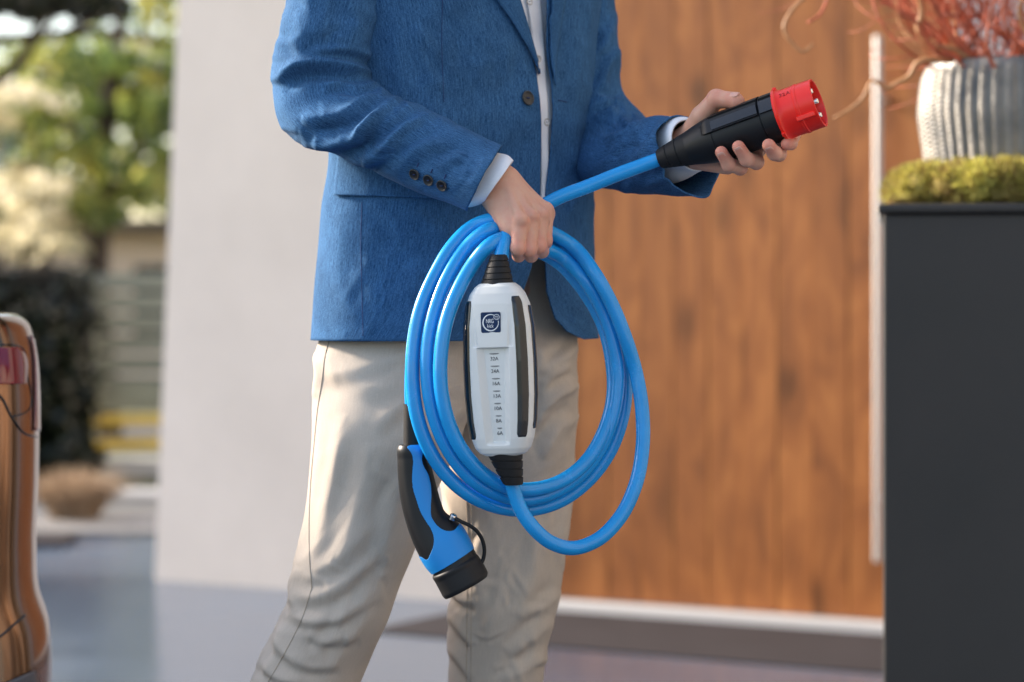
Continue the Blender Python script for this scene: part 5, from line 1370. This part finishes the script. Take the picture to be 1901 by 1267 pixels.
# put more columns across the front
ths = np.concatenate([np.linspace(0.12, math.pi - 0.12, 220, endpoint=False), np.linspace(math.pi - 0.12, 2 * math.pi + 0.12, 80, endpoint=False)])
VBX = np.zeros((MB_, 300, 3)); 
for i, t in enumerate(ts):
    x, y = shell_pt(t, ths)
    fr = (np.sin(ths) > 0)
    y = y + np.where(fr, channel(x, t), 0)
    VBX[i] = box_at(x[:, None], t, y[:, None])
if (grid_normals(VBX)[170, 110] @ bx_n) < 0: VBX = VBX[:, ::-1]
f = [tuple(q) for q in grid_faces(MB_, 300, True)]
f += [tuple(range(300)), tuple(range((MB_ - 1) * 300, MB_ * 300))[::-1]]
shell = link('shell', mesh_np('shell', VBX, f), MT['shell'], control)
def strip(name, th0, th1, t0, t1, lift=0.0009, taper=0.0):
    M, N = 120, 14; V = np.zeros((M, N, 3))
    for i in range(M):
        t = t0 + (t1 - t0) * i / (M - 1); e = min(i, M - 1 - i) / (M - 1)
        sh = 1.0 if e > 0.03 else 0.75 + 0.25 * e / 0.03
        mid = (th0 + th1) / 2; th = mid + (np.linspace(th0, th1, N) - mid) * sh
        x, y = shell_pt(t, th); nrm = np.stack([x / 0.044 ** 2, y / 0.028 ** 2], 1); nrm /= np.linalg.norm(nrm, axis=1, keepdims=True)
        edge = np.minimum(np.arange(N), N - 1 - np.arange(N)); lf = lift * np.where(edge == 0, -0.8, np.where(edge == 1, 0.7, 1.0))
        if i in (0, M - 1): lf = lf * 0 - lift * 0.8
        V[i] = box_at((x + nrm[:, 0] * lf)[:, None], t, (y + nrm[:, 1] * lf)[:, None])
    if (grid_normals(V, False)[60, 7] @ (V[60, 7] - BC)) < 0: V = V[:, ::-1]
    return link(name, mesh_np(name, V, [tuple(q) for q in grid_faces(M, N, False)]), MT['gloss_black'], control)
strip('grip_strip', R(27), R(60), 0.075, 0.895)
strip('grip_strip', R(-26), R(8), 0.13, 0.85)
strip('grip_strip', R(125), R(172), 0.095, 0.905)
# ribbed boots at both ends
def boot(name, prof, org, ax, parent, ell=0.82):
    ux = bx_r; uy = np.cross(ax, ux); uy /= np.linalg.norm(uy)
    return lathe(prof, 40, (org, ax, ux, uy * ell), name, MT['rubber'], parent)
def ribbed(L, r0, r1, n, g=0.0011):
    out = []
    for k in range(n):
        a, b_ = k / n, (k + 1) / n
        ra, rb = r0 + (r1 - r0) * a, r0 + (r1 - r0) * b_
        out += [(L * (a + 0.06 / n), ra), (L * (b_ - 0.12 / n), rb), (L * (b_ - 0.08 / n), rb - g), (L * b_, rb - g)]
    return [(0, r0 * 0.5), (0, r0 * 0.97)] + out + [(L, r1 * 0.6)]
top_o = box_at(np.array([-0.0005]), 0.012, np.array([0.0]))
boot('strain_relief', ribbed(0.0375, 0.0212, 0.0103, 5), top_o, -bx_d * 0.99 + bx_r * 0.10, control)
bot_o = box_at(np.array([0.0015]), 0.985, np.array([0.0]))
boot('strain_relief', ribbed(0.0405, 0.0222, 0.0122, 4, 0.0014), bot_o, bx_d * 0.97 + bx_r * 0.24, control)

# logo plate and print
def surf_y(x, t):
    w, d = bwid(t)
    return d * (1 - min(abs(x / w), 1) ** 2.9) ** (1 / 2.9) + float(channel(np.array(x), t))
bxm = Matrix((Vector(bx_r), Vector(-bx_d), Vector(bx_n))).transposed()        # text frame: x right, y up, z out
def on_box(x, t, lift): return Matrix.Translation(Vector(box_at(x, t, surf_y(x, t) + lift))) @ bxm.to_4x4()
def text_mesh(txt, size, mw, mt, parent, name, spacing=1.0, extrude=0.00012, scale=(1, 1)):
    cu = bpy.data.curves.new(name, 'FONT'); cu.body = txt; cu.size = size; cu.align_x = 'CENTER'; cu.align_y = 'CENTER'; cu.extrude = extrude; cu.space_character = spacing
    ob = bpy.data.objects.new(name, cu); COL.objects.link(ob)
    dg = bpy.context.evaluated_depsgraph_get(); me = bpy.data.meshes.new_from_object(ob.evaluated_get(dg))
    bpy.data.objects.remove(ob)
    me.transform(mw @ Matrix.Diagonal((scale[0], scale[1], 1, 1)))
    return link(name, me, mt, parent, False)
lx, lt = -0.0016, 0.226
def rsq(hw, r, z, mw, name, mt, parent, n=8):
    pts = []
    for cx_, cy_, a0 in ((hw - r, hw - r, 0), (-hw + r, hw - r, 90), (-hw + r, -hw + r, 180), (hw - r, -hw + r, 270)):
        for k in range(n + 1): a = R(a0 + 90 * k / n); pts.append((cx_ + r * math.cos(a), cy_ + r * math.sin(a)))
    V = [mw @ Vector((x, y, z)) for x, y in pts] + [mw @ Vector((x, y, -0.001)) for x, y in pts]; m_ = len(pts)
    fs = [tuple(range(m_))] + [(i, (i + 1) % m_, (i + 1) % m_ + m_, i + m_) for i in range(m_)]
    return link(name, mesh_np(name, V, fs), mt, parent, False)
mw = on_box(lx, lt, 0.0003)
mw = mw @ Matrix.Rotation(R(0.0), 4, 'Z')
logo = rsq(0.0124, 0.0022, 0.0002, mw, 'logo_plate', MT['logo'], control)
def ring_mesh(cx_, cy_, r, w0, w1, a0, a1, z, mw, name, parent, n=64, rx=1.0, shift=0.0):
    V = []; 
    for k in range(n + 1):
        a = R(a0 + (a1 - a0) * k / n); ww = w0 + (w1 - w0) * (0.5 + 0.5 * math.cos(a - R(205)))
        for rr in (r - ww / 2, r + ww / 2): V.append(mw @ Vector((cx_ + rr * math.cos(a) * rx, cy_ + rr * math.sin(a), z)))
    fs = [(2 * k, 2 * k + 1, 2 * k + 3, 2 * k + 2) for k in range(n)]
    return link(name, mesh_np(name, V, fs), MT['white_print'], parent, False)
ring_mesh(0.0, -0.0002, 0.0097, 0.0007, 0.0016, 62, 372, 0.0004, mw, 'logo_ring', control)
ring_mesh(0.0077, 0.0062, 0.0031, 0.0006, 0.0006, 0, 360, 0.0005, mw, 'logo_socket', control, 32, rx=1.1)
for dx, dy in ((-0.0014, 0.0005), (0.0014, 0.0005), (0, 0.0007), (-0.0008, -0.0012), (0.0008, -0.0012)):
    ring_mesh(0.0077 + dx, 0.0062 + dy, 0.0003, 0.0004, 0.0004, 0, 360, 0.0005, mw, 'logo_pin', control, 10)
text_mesh('NRG', 0.0068, mw @ Matrix.Translation((-0.0010, 0.0014, 0.0004)), MT['white_print'], control, 'lettering', 0.95, scale=(0.72, 1.05))
text_mesh('kick', 0.0066, mw @ Matrix.Translation((-0.0006, -0.0044, 0.0004)), MT['white_print'], control, 'lettering', 1.05, scale=(0.72, 0.98))
for k, s in enumerate(('32A', '24A', '16A', '13A', '10A', '8A', '6A')):
    t = 0.437 + k * (0.868 - 0.437) / 6; xx = np.interp(t, [0.4, 0.9], [-0.0012, 0.0022])
    text_mesh(s, 0.0062, on_box(xx, t, 0.0003), MT['dark_print'], control, 'lettering')
    mm = on_box(xx, t - 0.031, 0.0002); hw = 0.0064 - 0.0005 * k
    # shallow lens over each mark
    V, fs = [], []
    for i in range(25):
        u = -1 + 2 * i / 24; hgt = 0.0011 * math.sqrt(max(0, 1 - u * u))
        V += [mm @ Vector((u * hw, hgt * 0.45, 0.0)), mm @ Vector((u * hw, -hgt * 1.2, 0.0)), mm @ Vector((u * hw, -hgt * 0.2, hgt * 0.9))]
    for i in range(24):
        a = 3 * i; fs += [(a, a + 3, a + 5, a + 2), (a + 2, a + 5, a + 4, a + 1)]
    link('indicator', mesh_np('indicator', V, fs), MT['lens'], control)

# --- vehicle connector
conn = empty('vehicle_connector'); conn.parent = charger
k5 = 1 / 3.248
def z5(x, y): return (720 + x * k5, 740 + y * k5)
YV = 2.965
def row5(ax, ay, bx, by, dy, rd): return (*z5(ax, ay), *z5(bx, by), YV + dy, rd)
CONN = [row5(66, 282, 222, 276, 0.0, 0.0150), row5(58, 300, 232, 292, 0.0, 0.0172), row5(57, 370, 250, 360, 0.0, 0.0182), row5(60, 460, 272, 445, 0.0, 0.0190), row5(70, 570, 298, 545, 0.0, 0.0205), row5(92, 690, 318, 615, -0.001, 0.0215), row5(125, 800, 345, 682, -0.002, 0.0228), row5(160, 890, 392, 722, -0.003, 0.0250), row5(196, 962, 448, 772, -0.004, 0.0275), row5(232, 1020, 488, 838, -0.005, 0.0290), row5(266, 1058, 517, 902, -0.006, 0.0297)]
VC = loft_pairs(CONN, 360, 400, 2.15)
nC = grid_normals(VC); flC = 1.0 if nC[150, 100, 1] < 0 else -1.0
if flC < 0: VC = VC[:, ::-1]; nC = grid_normals(VC)
BLUE = [(118, 297), (222, 296), (208, 335), (204, 372), (215, 410), (240, 455), (255, 510), (261, 580), (258, 660), (262, 712), (285, 752), (315, 783), (360, 801), (400, 795), (428, 762), (470, 720), (640, 860), (640, 1100), (200, 1200), (130, 1010), (196, 955), (235, 974), (262, 930), (277, 880), (276, 830), (262, 792), (232, 745), (200, 690), (172, 610), (152, 540), (147, 480), (150, 420), (153, 375), (142, 330)]
BLP = np.array([z5(x, y) for x, y in BLUE])
def in_poly(q, poly):
    ins = np.zeros(len(q), bool); x, y = q[:, 0], q[:, 1]; j = len(poly) - 1
    for i in range(len(poly)):
        xi, yi = poly[i]; xj, yj = poly[j]
        c = ((yi > y) != (yj > y)) & (x < (xj - xi) * (y - yi) / (yj - yi + 1e-12) + xi); ins ^= c; j = i
    return ins
# smooth the inlay outline, then take it as the edge of the blue shell
head = catmull(BLP, 240, closed=True)
fcs_ = grid_faces(360, 400, True)
fcen = VC.reshape(-1, 3)[fcs_].mean(1)
fnor = nC.reshape(-1, 3)[fcs_].mean(1)
rowk = fcs_[:, 0] // 400
blue = in_poly(PX(fcen), head) & (fnor[:, 1] < 0.05)
# back half mirrors the collar: everything past the shoulder is blue
tt = rowk / 359.0
blue |= (fnor[:, 1] >= 0.05) & (tt > 0.80)
def submesh(name, mask, lift, mt, parent):
    fs = fcs_[mask]; used = np.unique(fs); rem = -np.ones(VC.shape[0] * VC.shape[1], int); rem[used] = np.arange(len(used))
    V = VC.reshape(-1, 3)[used] + nC.reshape(-1, 3)[used] * lift
    o = link(name, mesh_np(name, V, rem[fs]), mt, parent)
    s = o.modifiers.new('t', 'SOLIDIFY'); s.thickness = 0.0022; s.offset = -1
    return o
submesh('handle_grip', ~blue, 0.0, MT['black'], conn)
submesh('blue_inlay', blue, 0.0007, MT['blue_plastic'], conn)
# cap over the contacts, neck and rear sleeve
def pair_obj(name, rows, mt, sq=2.0, cap=True, M=40):
    V = loft_pairs(rows, M, 72, sq)
    if grid_normals(V)[M // 2, 18, 1] > 0: V = V[:, ::-1]
    f = [tuple(q) for q in grid_faces(M, 72, True)]
    if cap: f += [tuple(range(72)), tuple(range((M - 1) * 72, M * 72))[::-1]]
    me = mesh_np(name, V, f); o = link(name, me, mt, conn); me.set_sharp_from_angle(angle=R(40)); return o
pair_obj('rear_sleeve', [(749, 750, 782, 750, 2.966, 0.0108), (749, 790, 782.5, 790, 2.966, 0.0112), (749, 832, 783, 832, 2.966, 0.0115)], MT['rubber'])
pair_obj('neck', [row5(268, 1052, 514, 896, -0.006, 0.0288), row5(285, 1085, 535, 940, -0.007, 0.0292), row5(300, 1110, 552, 972, -0.007, 0.0292)], MT['black'])
pair_obj('contact_cap', [row5(272, 1070, 532, 938, -0.0065, 0.0305), row5(270, 1078, 540, 944, -0.0068, 0.0318), row5(288, 1112, 558, 968, -0.007, 0.0322), row5(320, 1172, 592, 1026, -0.0085, 0.0322), row5(330, 1192, 602, 1048, -0.009, 0.0320), row5(346, 1208, 600, 1070, -0.0092, 0.0305)], MT['rubber'], 2.3, M=60)
# tether strap and its clip
strap = [(*z5(405, 722), YV - 0.018), (*z5(440, 742), YV - 0.020), (*z5(490, 765), YV - 0.020), (*z5(540, 805), YV - 0.016), (*z5(575, 870), YV - 0.012), (*z5(582, 930), YV - 0.010), (*z5(568, 985), YV - 0.010), (*z5(548, 1005), YV - 0.014)]
tube_obj('tether', path(strap), 0.0024, MT['rubber'], conn, N=12, M=60)
c5 = P(*z5(395, 712), YV - 0.016)
ax5 = np.array([0.45, -0.35, 0.82]); ax5 /= np.linalg.norm(ax5); u5 = np.cross(ax5, [0, 1.0, 0]); u5 /= np.linalg.norm(u5)
lathe([(-0.004, 0.0045), (0.0012, 0.0047), (0.0026, 0.0036), (0.003, 0.001)], 24, (c5, ax5, u5, np.cross(ax5, u5)), 'tether_clip', MT['metal'], conn)
# --- red industrial plug
plug = empty('power_plug'); plug.parent = charger
LPL = np.linalg.norm(A1 - A0)
ez = np.array([0, 0, 1.0]); pu = np.cross(u_ax, ez); pu /= np.linalg.norm(pu)      # towards the viewer or away
if pu[1] > 0: pu = -pu
pv = np.cross(pu, u_ax); pv = pv if pv[2] > 0 else -pv                              # up
fr = (A0, u_ax, pu, pv)
def S(f_): return LPL * f_
lathe([(S(0.0), 0.004), (S(0.0), 0.0115), (S(0.01), 0.0125), (S(0.058), 0.0150), (S(0.060), 0.0142), (S(0.066), 0.0142), (S(0.068), 0.0154), (S(0.125), 0.0180), (S(0.127), 0.0172), (S(0.133), 0.0172), (S(0.135), 0.0186), (S(0.19), 0.0210), (S(0.192), 0.0204)], 48, fr, 'strain_relief', MT['rubber'], plug)
lathe([(S(0.185), 0.006), (S(0.186), 0.0206), (S(0.25), 0.0243), (S(0.31), 0.0274), (S(0.355), 0.0290), (S(0.37), 0.0293), (S(0.372), 0.0286), (S(0.376), 0.0286), (S(0.378), 0.0294), (S(0.52), 0.0298), (S(0.672), 0.0300), (S(0.674), 0.0288), (S(0.681), 0.0288), (S(0.683), 0.0303), (S(0.765), 0.0306), (S(0.766), 0.010)], 96, fr, 'plug_body', MT['black'], plug)
lathe([(S(0.763), 0.012), (S(0.764), 0.0330), (S(0.768), 0.0336), (S(0.780), 0.0336), (S(0.783), 0.0325), (S(0.795), 0.0308), (S(0.82), 0.0302), (S(0.885), 0.0304), (S(0.889), 0.0311), (S(0.905), 0.0311), (S(0.909), 0.0304), (S(0.998), 0.0303), (S(1.0), 0.0298), (S(1.0), 0.0280), (S(0.994), 0.0274), (S(0.84), 0.0272), (S(0.838), 0.003)], 96, fr, 'red_collar', MT['red'], plug)
for k, a in enumerate((90, 162, 234, 306, 18)):
    q = A0 + u_ax * S(0.838) + (pu * math.cos(R(a)) + pv * math.sin(R(a))) * 0.0165
    tube_obj('pin', [q, q + u_ax * (S(0.162) - 0.005), q + u_ax * (S(0.162) - 0.0025)], 0.0036, MT['metal'], plug, N=16, rad=[0.0038, 0.0038, 0.0024])
def on_plug(f_, ang, r): return A0 + u_ax * S(f_) + (pu * math.cos(R(ang)) + pv * math.sin(R(ang))) * r
# raised rail along the upper front of the body, keyway nub, flange lugs
def rail(name, f0, f1, a0, a1, r0, r1, mt, n=24, round_start=True):
    M, N = 40, 16; V = np.zeros((M, N, 3))
    for i in range(M):
        f_ = f0 + (f1 - f0) * i / (M - 1); rise = 1.0
        if round_start: rise = math.sin(min(1, i / 7) * math.pi / 2)
        mid = (a0 + a1) / 2
        for j in range(N):
            v = -1 + 2 * j / (N - 1)
            an = mid + (a1 - a0) / 2 * v * (0.55 + 0.45 * rise)
            base = np.interp(f_, [0.25, 0.355, 0.52, 0.77], [0.0243, 0.0288, 0.0298, 0.0306])
            h_ = -0.002 if j in (0, N - 1) else (r1 * rise)
            half = R((a1 - a0) / 2)
            flat = math.cos(R(a1 - a0) / 2) / math.cos(R(an - mid)) if abs(an - mid) < 80 else 1
            rr = base + h_ if j in (0, N - 1) else (base + r1) * (0.25 + 0.75 * flat) * (1.0) - (1 - rise) * r1 * 1.5
            V[i, j] = on_plug(f_, an, rr)
    if (grid_normals(V, False)[20, 8] @ (V[20, 8] - A0 - u_ax * ((V[20, 8] - A0) @ u_ax))) < 0: V = V[:, ::-1]
    o = link(name, mesh_np(name, V, [tuple(q) for q in grid_faces(M, N, False)]), mt, plug); o.data.set_sharp_from_angle(angle=R(35)); return o
rail('plug_rail', 0.285, 0.672, 8, 46, 0, 0.0042, MT['black'])
rail('plug_label_plate', 0.385, 0.671, 12, 36, 0, 0.0048, MT['gloss_black'], round_start=False)
rail('plug_rail', 0.684, 0.764, 10, 46, 0, 0.0030, MT['gloss_black'], round_start=False)
rail('plug_rail', 0.33, 0.672, 52, 100, 0, 0.0034, MT['black'])
rail('plug_rail', 0.684, 0.764, 52, 100, 0, 0.0030, MT['black'], round_start=False)
q = on_plug(0.93, -28, 0.0312); rt_ = Matrix((Vector(u_ax), Vector(pu), Vector(pv))).transposed() 
bm = bmesh.new(); box_bm(bm, q, (S(0.11), 0.006, 0.006), rt_, 0.0012); bm_link('keyway', bm, MT['red'], plug)
for a in (-48, 95):
    bm = bmesh.new(); box_bm(bm, on_plug(0.774, a, 0.0335), (S(0.022), 0.006, 0.006), rt_ @ Matrix.Rotation(R(a), 3, 'X'), 0.001); bm_link('flange_lug', bm, MT['red'], plug)
# embossed rating on the collar
oz = pu * math.cos(R(42)) + pv * math.sin(R(42)); oy = np.cross(oz, u_ax); oy = oy if oy[2] > 0 else -oy
tm = Matrix((Vector(u_ax), Vector(oy), Vector(oz))).transposed().to_4x4()
text_mesh('32A', 0.0082, Matrix.Translation(Vector(on_plug(0.845, 42, 0.0303))) @ tm, MT['red_mark'], plug, 'lettering', 1.1, extrude=0.0005)
text_mesh('6h', 0.0045, Matrix.Translation(Vector(on_plug(0.85, 26, 0.0303))) @ tm, MT['red_mark'], plug, 'lettering', 1.1, extrude=0.0004) if False else None
